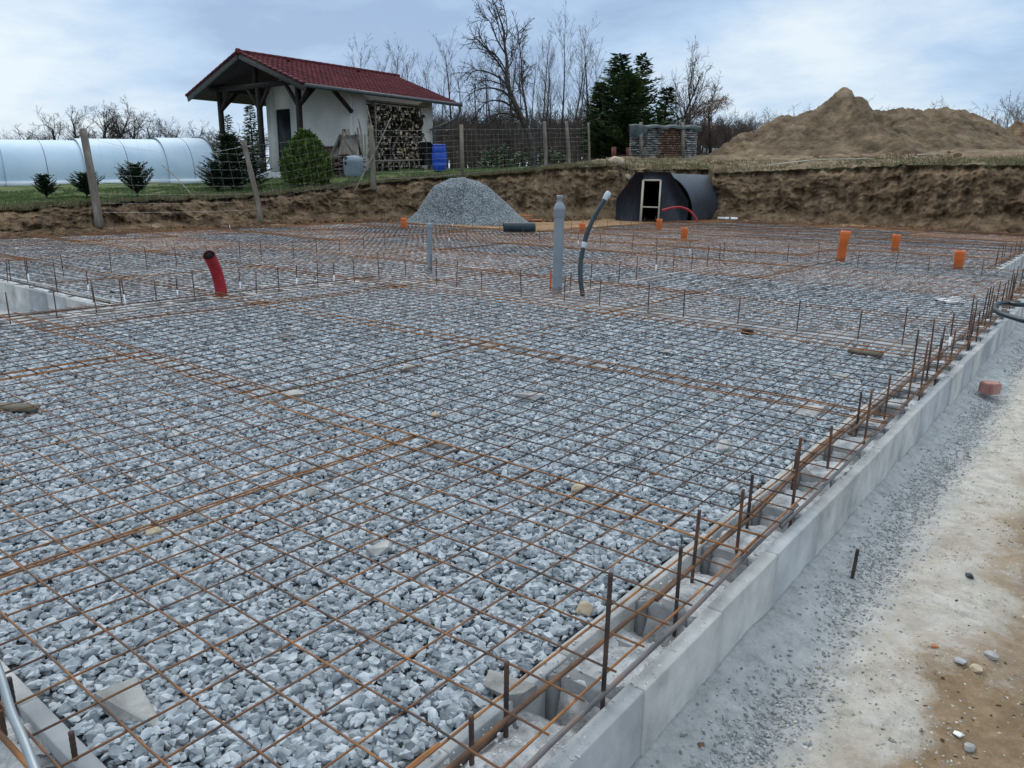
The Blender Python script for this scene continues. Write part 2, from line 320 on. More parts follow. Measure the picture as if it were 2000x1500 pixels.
# ground sheet (pit floor, site track), big enough to pass under everything near
SLAB=[(0.22,-.8),(0.22,13.8),(-.5,13.8),(-.5,24.7),(-11,24.7),(-11,15),(-17,15),(-17,2.4),(-7,2.4),(-7,-.8)]
def inpoly(x,y,P=SLAB):
    x=np.asarray(x);y=np.asarray(y);c=np.zeros(np.broadcast(x,y).shape,bool);n=len(P)
    for i in range(n):
        x0,y0=P[i];x1,y1=P[(i+1)%n]
        if y0==y1: continue
        k=((y0>y)!=(y1>y))&(x<(x1-x0)*(y-y0)/(y1-y0)+x0); c^=k
    return c
gx=np.concatenate([np.linspace(-60,-24,20),np.linspace(-23.5,-.5,93),np.linspace(-.4,.15,8),np.linspace(.19,1.9,110),np.linspace(1.96,4,30),np.linspace(4.3,30,40)])
gy=np.concatenate([np.linspace(-50,-3,30),np.linspace(-2.8,-.6,12),np.linspace(-.55,7.5,360),np.linspace(7.6,14,80),np.linspace(14.3,34,70)])
X,Y=np.meshgrid(gx,gy,indexing='ij')
ex=np.clip((X-.12)/.12,0,1)
sx=X-.22
Zr=-.305+.035*np.exp(-np.clip(sx,0,9)/.10)-.03*np.exp(-((sx-.22)/.09)**2)+.015*fbm(X*1.2,Y*1.2,0,3,3)+.014*fbm(X*6,Y*6,0,3,5)*(sx>0)+.006*fbm(X*24,Y*24,0,3,9)
Zl=-.07+.04*fbm(X*.5,Y*.5,0,3,21)+.015*fbm(X*3,Y*3,0,2,4)
rec=((X<-6.9)&(Y<2.5)&(X>-17.6)); rec2=(X>-.6)&(Y>13.7)
out_l=np.clip((-X-16.8)/.8,0,1)
Z=np.where(X>.15,Zr,Zl)
Z=np.where(rec,-.36+.03*fbm(X*2,Y*2,0,3,8),Z); Z=np.where(rec2,-.33+.02*fbm(X*2,Y*2,0,3,8),Z)
Z=np.where(Y<-.7,-.32+.02*fbm(X,Y,0,2,1),Z)
Z=np.where(inpoly(X,Y)|((X>.02)&(X<.21)&(Y<13.8)),-.34,Z)
def m_ground(t,n,g,sp):
    return None
M_ground=bpy.data.materials.new('site_ground'); M_ground.use_nodes=True
def build_ground(m):
    t=m.node_tree;n=t.nodes;b=n['Principled BSDF'];b.inputs['Roughness'].default_value=1;b.inputs['Specular IOR Level'].default_value=.1
    g=n.new('ShaderNodeNewGeometry');sp=n.new('ShaderNodeSeparateXYZ');t.links.new(g.outputs['Position'],sp.inputs[0]);x=sp.outputs[0];y=sp.outputs[1]
    def ramp(f,cols,ps):
        r=n.new('ShaderNodeValToRGB');t.links.new(f,r.inputs[0]);el=r.color_ramp.elements
        el[0].position=ps[0];el[0].color=(*cols[0],1);el[1].position=ps[-1];el[1].color=(*cols[-1],1)
        for i in range(1,len(cols)-1): q=el.new(ps[i]);q.color=(*cols[i],1)
        return r.outputs[0]
    def mixc(f,a,c):
        q=n.new('ShaderNodeMix');q.data_type='RGBA';t.links.new(f,q.inputs[0]);t.links.new(a,q.inputs[6]);t.links.new(c,q.inputs[7]);return q.outputs[2]
    fine=nnoise(t,n,g,13,12,.78); mid=nnoise(t,n,g,3.2,8,.65,(5,2,0)); big=nnoise(t,n,g,.9,6,.6,(1,7,3)); vfine=nnoise(t,n,g,75,6,.8)
    sand=ramp(mid,[(.15,.085,.042),(.25,.155,.085),(.33,.23,.14)],[.32,.5,.7])
    dust=ramp(fine,[(.24,.25,.25),(.38,.395,.395),(.50,.51,.505)],[.32,.48,.66])
    beige=ramp(fine,[(.17,.15,.12),(.35,.32,.275),(.52,.50,.455),(.68,.67,.64)],[.30,.43,.54,.70])
    beige2=ramp(mid,[(.34,.27,.19),(.46,.41,.34),(.60,.575,.54)],[.3,.48,.66])
    bg_=mixc(nm(t,n,'MULTIPLY_ADD',nm(t,n,'SUBTRACT',big,.5),3.,.5,clamp=True),beige,beige2)
    brown=ramp(nm(t,n,'ADD',nm(t,n,'MULTIPLY',mid,.5),nm(t,n,'MULTIPLY',fine,.5)),[(.14,.095,.058),(.25,.175,.105),(.38,.29,.19)],[.36,.5,.64])
    # distance from wall face, wavering
    wx=nm(t,n,'ADD',x,nm(t,n,'MULTIPLY',nm(t,n,'SUBTRACT',mid,.5),.35))
    fd=nm(t,n,'MULTIPLY_ADD',nm(t,n,'SUBTRACT',wx,.53),7.,.5,clamp=True)
    c=mixc(fd,dust,bg_)
    # brown soil patches on the track
    bx=nm(t,n,'ADD',nm(t,n,'ADD',x,nm(t,n,'MULTIPLY',nm(t,n,'SUBTRACT',big,.5),.9)),nm(t,n,'MULTIPLY',nm(t,n,'SUBTRACT',fine,.5),.25))
    yk=nm(t,n,'MULTIPLY',nm(t,n,'SUBTRACT',y,1.65),-.5)   # patch fades beyond y=1.7
    k1=nm(t,n,'MINIMUM',nm(t,n,'SUBTRACT',bx,.80),nm(t,n,'ADD',yk,nm(t,n,'MULTIPLY',nm(t,n,'SUBTRACT',mid,.5),.5)))
    k1=nm(t,n,'MULTIPLY_ADD',nm(t,n,'ADD',k1,nm(t,n,'MULTIPLY',nm(t,n,'SUBTRACT',vfine,.5),.12)),13.,.5,clamp=True)
    k2=nm(t,n,'MULTIPLY_ADD',nm(t,n,'SUBTRACT',nm(t,n,'ADD',bx,nm(t,n,'MULTIPLY',nm(t,n,'SUBTRACT',mid,.5),.9)),.90),7.,.5,clamp=True)
    c=mixc(nm(t,n,'MAXIMUM',k1,nm(t,n,'MULTIPLY',k2,.85)),c,brown)
    # pit floor away from the track
    rt=nm(t,n,'MULTIPLY_ADD',nm(t,n,'SUBTRACT',x,.1),40.,.5,clamp=True)
    far=nm(t,n,'MULTIPLY_ADD',nm(t,n,'SUBTRACT',y,13.8),8.,.5,clamp=True)
    c=mixc(rt,sand,c)
    dst=nm(t,n,'MULTIPLY',nm(t,n,'MULTIPLY_ADD',nm(t,n,'SUBTRACT',y,1.2),1.5,.5,clamp=True),nm(t,n,'MULTIPLY',nm(t,n,'LESS_THAN',y,2.5),nm(t,n,'LESS_THAN',x,-6.9)))
    c=mixc(dst,c,dust)
    gr=mixc(nm(t,n,'MULTIPLY',nm(t,n,'MULTIPLY_ADD',nm(t,n,'SUBTRACT',vfine,.56),9.,.0,clamp=True),.45),c,ramp(vfine,[(.10,.10,.10),(.16,.16,.155)],[.3,.7]));t.links.new(gr,b.inputs['Base Color'])
    h=nm(t,n,'ADD',nm(t,n,'MULTIPLY',fine,.6),nm(t,n,'MULTIPLY',vfine,.25))
    bp=n.new('ShaderNodeBump');bp.inputs['Strength'].default_value=.9;bp.inputs['Distance'].default_value=.025;t.links.new(h,bp.inputs['Height']);t.links.new(bp.outputs[0],b.inputs['Normal'])
build_ground(M_ground)
mb=MB(); mb.grid(np.stack([X,Y,Z],-1)); struct(mb.obj('ground',M_ground,smooth=True))
# earth bank (cut face) and field above it, in one polar mesh each
AZ=np.concatenate([np.linspace(-150,-78,60)[:-1],np.arange(-78,1.5,.06),np.linspace(1.5,60,60)])
R,Zp,tf=prof(AZ); R=np.array(R);Zp=np.array(Zp)
na=len(AZ); sa,ca=np.sin(np.radians(AZ)),np.cos(np.radians(AZ))
TTt=np.concatenate([[-.35,-.15],np.linspace(0,1,52)]); V=np.zeros((na,len(TTt),3))
nxyz=lambda a,b,c,sc,o,s:fbm(a*sc,b*sc,c*sc,o,s)
rimw=.22*fbm(AZ*1.3,0*AZ,0,4,31)      # rim wanders in depth
for j,t_ in enumerate(TTt):
    r=R[0]+(R[1]-R[0])*np.interp(t_,[-.35,0,.18,.85,1],[-.9,0,.42,.85,1.0])
    z=Zp[0]+(Zp[1]-Zp[0])*max(t_,0)**.9 - (.06 if t_<0 else 0)*(-t_)*3
    x=CP[0]+sa*r; y=CP[1]+ca*r
    w=min(1,max(0,t_)*5)*(1 if t_<.97 else .6)
    lump=.17*nxyz(x,y,z*1.3,1.1,3,41)+.10*nxyz(x,y,z*1.6,3.2,3,42)+.05*nxyz(x,y,z,9,3,43)
    lump-= .10*np.maximum(0,fbm(AZ*3.,0*AZ+z.mean()*0,t_*2.2,3,44)); lump+=.035*np.abs(nxyz(x,y,z*.6,14,2,46))+.09*np.maximum(0,nxyz(x,y,z*2.2,4.5,3,47)-.25)
    if t_>.86: lump+=-.10*np.sin((t_-.86)/.14*math.pi)*1.0-.08   # turf overhang
    rr=r-w*lump*1.15-rimw*w
    zz_=z+w*.05*fbm(x*4,y*4,0,3,45)
    V[:,j]=np.stack([CP[0]+sa*rr,CP[1]+ca*rr,zz_],-1)
def m_bank(t,n,g,sp):
    at=n.new('ShaderNodeAttribute');at.attribute_name='turf'
    v=nm(t,n,'ADD',at.outputs['Fac'],nm(t,n,'MULTIPLY',nm(t,n,'SUBTRACT',nnoise(t,n,g,5,8,.7),.5),1.5))
    return nm(t,n,'MULTIPLY_ADD',nm(t,n,'SUBTRACT',v,.62),4.,.5,clamp=True)
M_bank=soilmix('cut_earth_face',([(.046,.030,.019),(.125,.083,.049),(.225,.155,.095),(.37,.275,.175)],2.2,11,.12,[.30,.43,.56,.74]),
    ([(.05,.04,.024),(.13,.115,.06),(.24,.20,.12)],6,[.3,.5,.7]),m_bank)
mb=MB();mb.grid(V); ob=mb.obj('earth_bank',M_bank); struct(ob)
at=ob.data.attributes.new('turf','FLOAT','POINT'); tv=np.repeat(np.interp(TTt,[0,.86,.95,1],[0,.05,.6,1])[None],na,0)
at.data.foreach_set('value',tv.astype(np.float32).ravel())
a2=ob.data.attributes.new('subsoil','FLOAT','POINT'); tv=np.repeat(np.interp(TTt,[0,.05,.12,.45,.72,.85,1],[.6,.7,.9,1,.7,.15,0])[None],na,0)*np.interp(AZ,[-72,-55,-42,-30,-20,-5],[.45,.6,1,1,.55,.35])[:,None]; a2.data.foreach_set('value',tv.astype(np.float32).ravel())
def add_layer(m,attr,cols,ps,sc):
    t=m.node_tree;n=t.nodes;b=n['Principled BSDF'];a=b.inputs['Base Color'].links[0].from_socket
    g=n.new('ShaderNodeNewGeometry');at_=n.new('ShaderNodeAttribute');at_.attribute_name=attr
    v=nm(t,n,'ADD',at_.outputs['Fac'],nm(t,n,'MULTIPLY',nm(t,n,'SUBTRACT',nnoise(t,n,g,1.1,7,.65,(4,4,4)),.5),2.2));v=nm(t,n,'MULTIPLY_ADD',nm(t,n,'SUBTRACT',v,.72),3.5,.5,clamp=True)
    r=n.new('ShaderNodeValToRGB');t.links.new(nnoise(t,n,g,sc,8,.65),r.inputs[0]);el=r.color_ramp.elements;el[0].position=ps[0];el[0].color=(*cols[0],1);el[1].position=ps[-1];el[1].color=(*cols[-1],1)
    for i in range(1,len(cols)-1): q=el.new(ps[i]);q.color=(*cols[i],1)
    x=n.new('ShaderNodeMix');x.data_type='RGBA';t.links.new(nm(t,n,'MULTIPLY',v,.85),x.inputs[0]);t.links.new(a,x.inputs[6]);t.links.new(r.outputs[0],x.inputs[7]);t.links.new(x.outputs[2],b.inputs['Base Color'])
add_layer(M_bank,'subsoil',[(.12,.078,.045),(.22,.155,.095),(.32,.24,.155)],[.3,.5,.7],2.5)
rim=V[:,-1].copy()
rads=np.concatenate([[0,.15,.35,.6,.9],np.linspace(1.3,9,24),np.linspace(9.6,30,34),np.geomspace(32,900,26)])
V2=np.zeros((na,len(rads),3)); rr0=np.hypot(rim[:,0]-CP[0],rim[:,1]-CP[1])
for j,dr in enumerate(rads):
    r=rr0+dr; z=np.array([np.interp(r[i],R[:,i],Zp[:,i]) for i in range(na)])
    x=CP[0]+sa*r;y=CP[1]+ca*r
    if j==0: z=rim[:,2]
    else:
        k=min(1,dr/1.0)
        z=z*1+k*(.05*fbm(x*.6,y*.6,0,3,51)+.03*fbm(x*3,y*3,0,3,52)*(2.2-1.5*tf))+(1-k)*(rim[:,2]-np.array([np.interp(rr0[i],R[:,i],Zp[:,i]) for i in range(na)]))
    V2[:,j]=np.stack([x,y,z],-1)
mb=MB();mb.grid(V2);ob=mb.obj('field',M_field,smooth=True);struct(ob)
at=ob.data.attributes.new('turf','FLOAT','POINT')
tv=np.repeat(tf[:,None],len(rads),1)*np.interp(rads,[0,.3,1.2,900],[.45,.6,1,1])[None]
heapzone=((AZ>-24.5)&(AZ<10))[:,None]&(rads[None]>3.2); tv=np.where(heapzone,.12,tv)
at.data.foreach_set('value',tv.astype(np.float32).ravel())
# ---------------- stone scatter (geometry nodes, rock shapes made in the node tree) ----------------
def rock_tree(name,material,nvar=7,npt=16,size=.022,flat=.62):
    g=bpy.data.node_groups.new(name,'GeometryNodeTree')
    g.interface.new_socket('Geometry',in_out='INPUT',socket_type='NodeSocketGeometry'); g.interface.new_socket('Geometry',in_out='OUTPUT',socket_type='NodeSocketGeometry')
    n=g.nodes;L=g.links.new; gi=n.new('NodeGroupInput');go=n.new('NodeGroupOutput'); join=n.new('GeometryNodeJoinGeometry')
    for k in range(nvar):
        p=n.new('GeometryNodePoints');p.inputs['Count'].default_value=npt
        rv=n.new('FunctionNodeRandomValue');rv.data_type='FLOAT_VECTOR'
        e=np.array([1.15+.25*(k%3),1.0,flat+.12*(k%2)])*size
        rv.inputs[0].default_value=(-1,-1,-1);rv.inputs[1].default_value=(1,1,1);rv.inputs['Seed'].default_value=k*13+5
        vnrm=n.new('ShaderNodeVectorMath');vnrm.operation='NORMALIZE';L(rv.outputs[0],vnrm.inputs[0]);vs=n.new('ShaderNodeVectorMath');vs.operation='MULTIPLY';L(vnrm.outputs[0],vs.inputs[0]);vs.inputs[1].default_value=tuple(e*1.15)
        vj=n.new('ShaderNodeVectorMath');vj.operation='MULTIPLY_ADD';rj=n.new('FunctionNodeRandomValue');rj.data_type='FLOAT';rj.inputs[2].default_value=.68;rj.inputs[3].default_value=1.08;rj.inputs['Seed'].default_value=k*7+2;L(vs.outputs[0],vj.inputs[0]);L(rj.outputs[1],vj.inputs[1])
        L(vj.outputs[0],p.inputs['Position'])
        ch=n.new('GeometryNodeConvexHull');L(p.outputs[0],ch.inputs[0])
        sm=n.new('GeometryNodeSetMaterial');sm.inputs['Material'].default_value=material;L(ch.outputs[0],sm.inputs['Geometry'])
        gt=n.new('GeometryNodeGeometryToInstance');L(sm.outputs[0],gt.inputs[0]);L(gt.outputs[0],join.inputs[0])
    na_=n.new('GeometryNodeInputNamedAttribute');na_.data_type='FLOAT';na_.inputs[0].default_value='rs'
    cmp_=n.new('FunctionNodeCompare');cmp_.data_type='FLOAT';cmp_.operation='GREATER_THAN';L(na_.outputs[0],cmp_.inputs[0]);cmp_.inputs[1].default_value=.001
    ip=n.new('GeometryNodeInstanceOnPoints');L(gi.outputs[0],ip.inputs['Points']);L(cmp_.outputs[0],ip.inputs['Selection']);L(join.outputs[0],ip.inputs['Instance']);ip.inputs['Pick Instance'].default_value=True
    rr=n.new('FunctionNodeRandomValue');rr.data_type='FLOAT_VECTOR';rr.inputs[0].default_value=(-.45,-.45,0);rr.inputs[1].default_value=(.45,.45,6.283);L(rr.outputs[0],ip.inputs['Rotation'])
    L(na_.outputs[0],ip.inputs['Scale'])
    j2=n.new('GeometryNodeJoinGeometry');L(ip.outputs[0],j2.inputs[0]);
    # keep the bed faces, drop the loose seed points
    dg=n.new('GeometryNodeDeleteGeometry');dg.domain='POINT';L(gi.outputs[0],dg.inputs[0]);L(cmp_.outputs[0],dg.inputs[1]);L(dg.outputs[0],j2.inputs[0])
    L(j2.outputs[0],go.inputs[0]); return g
def scatter(ob,pts,sc,tree):
    me=ob.data;n0=len(me.vertices);me.vertices.add(len(pts));co=np.zeros((n0+len(pts))*3,np.float32);me.vertices.foreach_get('co',co);co[n0*3:]=np.asarray(pts,np.float32).ravel();me.vertices.foreach_set('co',co)
    a=me.attributes.new('rs','FLOAT','POINT');v=np.zeros(n0+len(pts),np.float32);v[n0:]=sc;a.data.foreach_set('value',v);me.update()
    md=ob.modifiers.new('stones','NODES');md.node_group=tree
def jit(x0,x1,y0,y1,s):
    X,Y=np.meshgrid(np.arange(x0,x1,s),np.arange(y0,y1,s),indexing='ij');X=X.ravel()+RG.uniform(-.5,.5,X.size)*s*1.1;Y=Y.ravel()+RG.uniform(-.5,.5,Y.size)*s*1.1
    return X,Y
GZL=lambda x,y:-.088+.012*fbm(x*1.4,y*1.4,0,2,61)+.008*fbm(x*7,y*7,0,2,62)
# strips taken by the block walls inside the slab
STR=[(-.11,.23,-1,13.9),(-7.1,.3,-.9,-.47),(-7.05,-6.66,-.9,6.0),(-17.1,-7,2.3,2.75),(-6.7,0,5.92,6.28),(-.85,-.45,13.8,24.8),(-11.1,-.5,24.4,24.8),(-17.1,-16.65,2.4,15.1),(-17,-11,14.65,15.1),(-11.1,-10.65,15,24.8),
 (-10.15,-9.85,2.7,12.3),(-10,-.1,12.3,12.6),(-4.45,-4.15,6.28,12.3)]
def instrip(x,y,m=0.):
    c=np.zeros(np.shape(x),bool)
    for a,b,c0,d in STR: c|=(x>a+m)&(x<b-m)&(y>c0+m)&(y<d-m)
    return c
pts=[];scs=[]
def addz(cond,s,scl,layers=1):
    for L_ in range(layers):
        X,Y=jit(-17,.2,-.8,24.7,s); dd=np.hypot(X-CP[0],Y-CP[1]); fw=(X-CP[0])*c_f[0]+(Y-CP[1])*c_f[1]; lat=(X-CP[0])*.783+(Y-CP[1])*.622
        k=cond(dd)&inpoly(X,Y)&~instrip(X,Y,.012)&(fw>.2)&(np.abs(lat)<fw*.80+1.2)
        X,Y=X[k],Y[k]; z=GZL(X,Y)+RG.uniform(-.016,.010,len(X)); pts.append(np.stack([X,Y,z],1)); scs.append(scl*RG.uniform(.68,1.28,len(X))**2.0)
addz(lambda d:d<5.5,.0155,1.0,1); addz(lambda d:(d>=5.5)&(d<10),.0225,1.4,1); addz(lambda d:d>=10,.044,2.5,1)
P_=np.concatenate(pts);SC=np.concatenate(scs)
# bed under the stones
mb=MB()
bx=np.arange(-17,.201,.1);by=np.arange(-.8,24.75,.1);X,Y=np.meshgrid(bx,by,indexing='ij');Z=GZL(X,Y)-.012
keep=inpoly(X[:-1,:-1]+.05,Y[:-1,:-1]+.05)&~((X[:-1,:-1]>-.16)&(Y[:-1,:-1]<13.8)); 
ids=np.arange(X.size).reshape(X.shape); F=np.stack([ids[:-1,:-1],ids[1:,:-1],ids[1:,1:],ids[:-1,1:]],-1)[keep].tolist()
mb.v=[np.stack([X,Y,Z],-1).reshape(-1,3)];mb.n=X.size;mb.f=F;mb.mi=[0]*len(F)
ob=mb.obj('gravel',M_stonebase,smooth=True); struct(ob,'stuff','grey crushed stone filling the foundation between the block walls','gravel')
scatter(ob,P_,SC,rock_tree('crushed_stone_shapes',M_stone,10,22,.0112,.68))
print('stones',len(P_))
# crumbs and chippings along the foot of the wall and on the track
M_chip=mat('stone_chips',[(.16,.17,.175),(.32,.33,.33),(.47,.48,.475)],scale=9,rough=.95,rnd=.3)
n=17000; x=.22+np.abs(RG.normal(.205,.06,n)); y=-.6+RG.uniform(0,1,n)**1.6*11; k=vn(x*3,y*2.2,0,5)+.35*RG.normal(size=n)>-.1
x2=RG.uniform(.25,2.2,800);y2=RG.uniform(-.5,8,800)
x=np.concatenate([x[k],x2]);y=np.concatenate([y[k],y2]); s=np.concatenate([RG.uniform(.07,.30,k.sum()),RG.uniform(.06,.20,800)])
s[RG.random(len(s))<.006]*=2.6
def Gz(x,y): 
    sx=x-.22
    return -.305+.035*np.exp(-np.clip(sx,0,9)/.10)-.03*np.exp(-((sx-.22)/.09)**2)+.015*fbm(x*1.2,y*1.2,0,3,3)+.014*fbm(x*6,y*6,0,3,5)+.006*fbm(x*24,y*24,0,3,9)
mb=MB();mb.add([[.3,0,-.5],[.31,0,-.5],[.3,.01,-.5]],[(0,1,2)]); ob=mb.obj('stone_chippings',M_chip); struct(ob,'stuff','small grey stone chippings strewn along the foot of the block wall','chippings')
scatter(ob,np.stack([x,y,Gz(x,y)+.002],1),s,rock_tree('chip_shapes',M_chip,5,12,.022,.7))
# fine pale grit and brown crumbs on the track
M_grit=mat('pale_grit',[(.20,.175,.14),(.38,.35,.30),(.54,.52,.48)],scale=9,rough=1,rnd=.5)
n=42000;xx=.45+RG.uniform(0,1,n)**1.2*1.5;yy=-.4+RG.uniform(0,1,n)**1.7*8;kk=vn(xx*6,yy*6,0,25)+.6*vn(xx*18,yy*18,0,26)+.4*RG.normal(size=n)>.1;xx,yy=xx[kk],yy[kk]
mb=MB();mb.add([[.5,0,-.6],[.51,0,-.6],[.5,.01,-.6]],[(0,1,2)]); ob=mb.obj('track_grit',M_grit); struct(ob,'stuff','pale crumbs and grit lying on the beige track at the right','grit')
scatter(ob,np.stack([xx,yy,Gz(xx,yy)-.001],1),RG.uniform(.10,.36,len(xx))**1.3,rock_tree('grit_shapes',M_grit,5,12,.022,.6))
n=600;xx=RG.normal(1.05,.25,n);yy=RG.uniform(.6,3.6,n);kk=(xx>.72)&(vn(xx*5,yy*5,0,35)>-.1);xx,yy=xx[kk],yy[kk]
mb=MB();mb.add([[.5,0,-.6],[.51,0,-.6],[.5,.01,-.6]],[(0,1,2)]); ob=mb.obj('soil_crumbs',M_soil); struct(ob,'stuff','brown soil crumbs around the muddy patch in the bottom right','soil crumbs')
scatter(ob,np.stack([xx,yy,Gz(xx,yy)-.003],1),RG.uniform(.10,.42,len(xx)),rock_tree('crumb_clods',M_soil,5,14,.022,.6))
# crumbs of spilled concrete on top of the right wall
M_crumb=mat('concrete_crumbs',[(.34,.35,.355),(.6,.61,.61)],scale=9,rough=.95,rnd=.3)
n=9000; yy=-.75+RG.uniform(0,1,n)**1.5*10; xx=RG.uniform(-.06,.222,n); kk=vn(xx*9,yy*5,0,15)+.5*RG.normal(size=n)>-.1; xx,yy=xx[kk],yy[kk]
phh=np.mod(yy+.97-.42,.5); zc_=np.where((xx>.172)|(xx<-.025),-.060,np.where(phh<.05,-.070,-.068-np.clip((phh-.05)/.45,0,1)**3.0*.15))
mb=MB();mb.add([[.1,0,-.3],[.11,0,-.3],[.1,.01,-.3]],[(0,1,2)]); ob=mb.obj('concrete_crumbs',M_crumb); struct(ob,'stuff','pale crumbs of spilled concrete on the top of the right block wall','crumbs')
scatter(ob,np.stack([xx,yy,zc_],1),RG.uniform(.05,.32,len(xx))**1.25,rock_tree('crumb_shapes',M_crumb,5,12,.022,.6))
# ---------------- block walls ----------------
def blockwall(name,label,p0,axis,n,side,top=-.06,depth=.36,near=False,fillm=True,seed=0):
    """axis 'x' or 'y': running direction; side: sign of the outer face across the run; p0 = outer corner start; n blocks of .5 m"""
    w=MB(); fl=MB(); rg=np.random.default_rng(seed)
    def P(t,c,z): # t along, c across from the outer face inward
        if axis=='y': return (p0[0]-side*c,p0[1]+t,z)
        return (p0[0]+t,p0[1]-side*c,z)
    def prism(t0,t1,c0,c1,z0,z1,b=.004,mi=0):
        # bevelled top box
        V=[P(t0,c0,z0),P(t1,c0,z0),P(t1,c1,z0),P(t0,c1,z0),P(t0,c0,z1-b),P(t1,c0,z1-b),P(t1,c1,z1-b),P(t0,c1,z1-b),P(t0+b,c0+b,z1),P(t1-b,c0+b,z1),P(t1-b,c1-b,z1),P(t0+b,c1-b,z1)]
        w.add(V,[(0,1,2,3),(0,1,5,4),(1,2,6,5),(2,3,7,6),(3,0,4,7),(4,5,9,8),(5,6,10,9),(6,7,11,10),(7,4,8,11),(8,9,10,11)],mi)
    for i in range(n):
        t0=i*.5+.0018;t1=t0+.4965;dz=rg.uniform(-.003,.003);dc=rg.uniform(-.002,.002)
        mi_=[0,0,2,3,2,0][rg.integers(0,6)]; prism(t0,t1,0+dc,.052+dc,top-depth,top+dz,mi=mi_); prism(t0,t1,.252,.298,top-depth,top+dz-.004,mi=mi_)
        for tw in (.17,.42):
            ta=t0+tw
            z=top-.012+dz*.5 if tw>.3 else top-.05
            V=[P(ta,.05,top-depth),P(ta+.05,.05,top-depth),P(ta+.05,.254,top-depth),P(ta,.254,top-depth),P(ta,.05,z),P(ta+.05,.05,z),P(ta+.05,.254,z),P(ta,.254,z)]
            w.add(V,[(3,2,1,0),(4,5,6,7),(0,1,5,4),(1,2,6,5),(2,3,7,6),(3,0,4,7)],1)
            for (c0,c1) in((.05,.085),(.254,.219)):   # chamfered corners of the cells
                for q,tb in((-1,ta),(1,ta+.05)):
                    V=[P(tb,c0,top-depth),P(tb+q*.03,c0,top-depth),P(tb,c1,top-depth),P(tb,c0,z),P(tb+q*.03,c0,z),P(tb,c1,z)]
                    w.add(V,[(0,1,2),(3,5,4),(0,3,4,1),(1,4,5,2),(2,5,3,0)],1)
    o=thing(name,label,'wall',(p0[0],p0[1],0))
    loc=o.location
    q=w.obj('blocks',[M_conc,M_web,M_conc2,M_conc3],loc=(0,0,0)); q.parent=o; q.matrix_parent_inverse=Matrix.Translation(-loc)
    # fresh concrete poured in the cells
    st=.0125 if near else .05; ts=np.arange(0,n*.5+.001,st); cs=np.arange(.045,.2601,.0125 if near else .05)
    A,B=np.meshgrid(ts,cs,indexing='ij'); ph=np.mod(A-.42,.5); bi=np.floor((A-.42)/.5)
    hb=h3(bi,bi*0,bi*0,seed+3)
    ph2=np.mod(A-.17,.5)
    # pocket just before the end web (deep), gentle rise before it
    d1=.5-ph; pocket=np.clip((ph-.05)/.45,0,1)**3.0*(.14+.04*hb); pocket=np.where(ph<.03,0.0,pocket)
    pk2=0*ph2
    zf=top-.008-pocket-pk2+.014*fbm(A*6,B*6,seed,3,seed)+.008*fbm(A*28,B*28,0,3,seed+2)
    zf=np.where((B>.15)&(zf>top-.05),zf-.02*(B-.15)/.1,zf)
    G=np.stack([np.where(axis=='y',p0[0]-side*B,p0[0]+A),np.where(axis=='y',p0[1]+A,p0[1]-side*B),zf],-1)
    fl.grid(G if (axis=='y')==(side>0) else G[:, ::-1]); q=fl.obj('concrete_fill',M_fill,smooth=not near,loc=(0,0,0)); q.parent=o; q.matrix_parent_inverse=Matrix.Translation(-loc)
    return o
blockwall('block_wall','long grey concrete block wall along the sandy track on the right edge of the slab',(.226,-.97),'y',29,1,near=True,seed=1)
blockwall('block_wall','short run of block wall crossing the bottom left corner of the view',(-7.0,-.8),'x',14,-1,near=True,seed=2)
blockwall('block_wall','block wall at the left slab edge running beside the sunken bay',(-7.0,-.5),'y',13,-1,seed=3)
blockwall('block_wall','block wall with a smooth pale face closing the sunken bay on the left',(-17.,2.4),'x',20,-1,seed=4)
blockwall('block_wall','block wall on the set-back right edge behind the coiled black hose',(-.5,13.8),'y',22,1,seed=5)
blockwall('block_wall','block wall along the far edge of the slab in front of the brown earth cut',(-11,24.7),'x',21,1,seed=6)
blockwall('block_wall','block wall along the far left edge of the slab below the lawn bank',(-17.,2.4),'y',25,-1,seed=7)
blockwall('block_wall','block wall at the slab edge in front of the grey gravel heap',(-17.,15.),'x',12,1,seed=8)
blockwall('block_wall','block wall on the slab edge between the gravel heap and the black shelter',(-11.,15.),'y',19,-1,seed=9)
blockwall('block_wall','short block wall stepping back at the right edge near the last orange pipe',(-.5,13.8),'x',1,1,seed=13)
def strip(label,x0,x1,y0,y1):
    # internal wall: two flanges with levelled concrete between
    m=MB(); lx=(x1-x0)>(y1-y0); w_=.05
    L_=(x1-x0) if lx else (y1-y0); nb=int(L_/.5)
    for i in range(nb):
        a=i*L_/nb+.002;b=(i+1)*L_/nb-.002; dz=random.uniform(-.003,.003)
        for c0,c1 in((0,w_),(.30-w_-.0,.30)):
            if lx:m.box(x0+a,x0+b,y0+c0,y0+c1,-.40,-.062+dz)
            else:m.box(x0+c0,x0+c1,y0+a,y0+b,-.40,-.062+dz)
    o=thing('inner_block_wall',label,'wall',(x0,y0,0)); q=m.obj('blocks',M_conc,loc=(0,0,0));q.parent=o;q.matrix_parent_inverse=Matrix.Translation(-o.location)
    ts=np.arange(0,L_,.04);cs=np.array([.04,.09,.15,.21,.26]);A,B=np.meshgrid(ts,cs,indexing='ij');z=-.085+.012*fbm(A*4,B*4,x0,3,7)
    G=np.stack([x0+(A if lx else B),y0+(B if lx else A),z],-1); f=MB();f.grid(G[:, ::-1] if not lx else G); q=f.obj('concrete_fill',M_conc,loc=(0,0,0),smooth=True);q.parent=o;q.matrix_parent_inverse=Matrix.Translation(-o.location)
strip('grey block strip flush with the gravel running from the right wall past the tall grey pipe',-6.6,-.1,5.95,6.25)
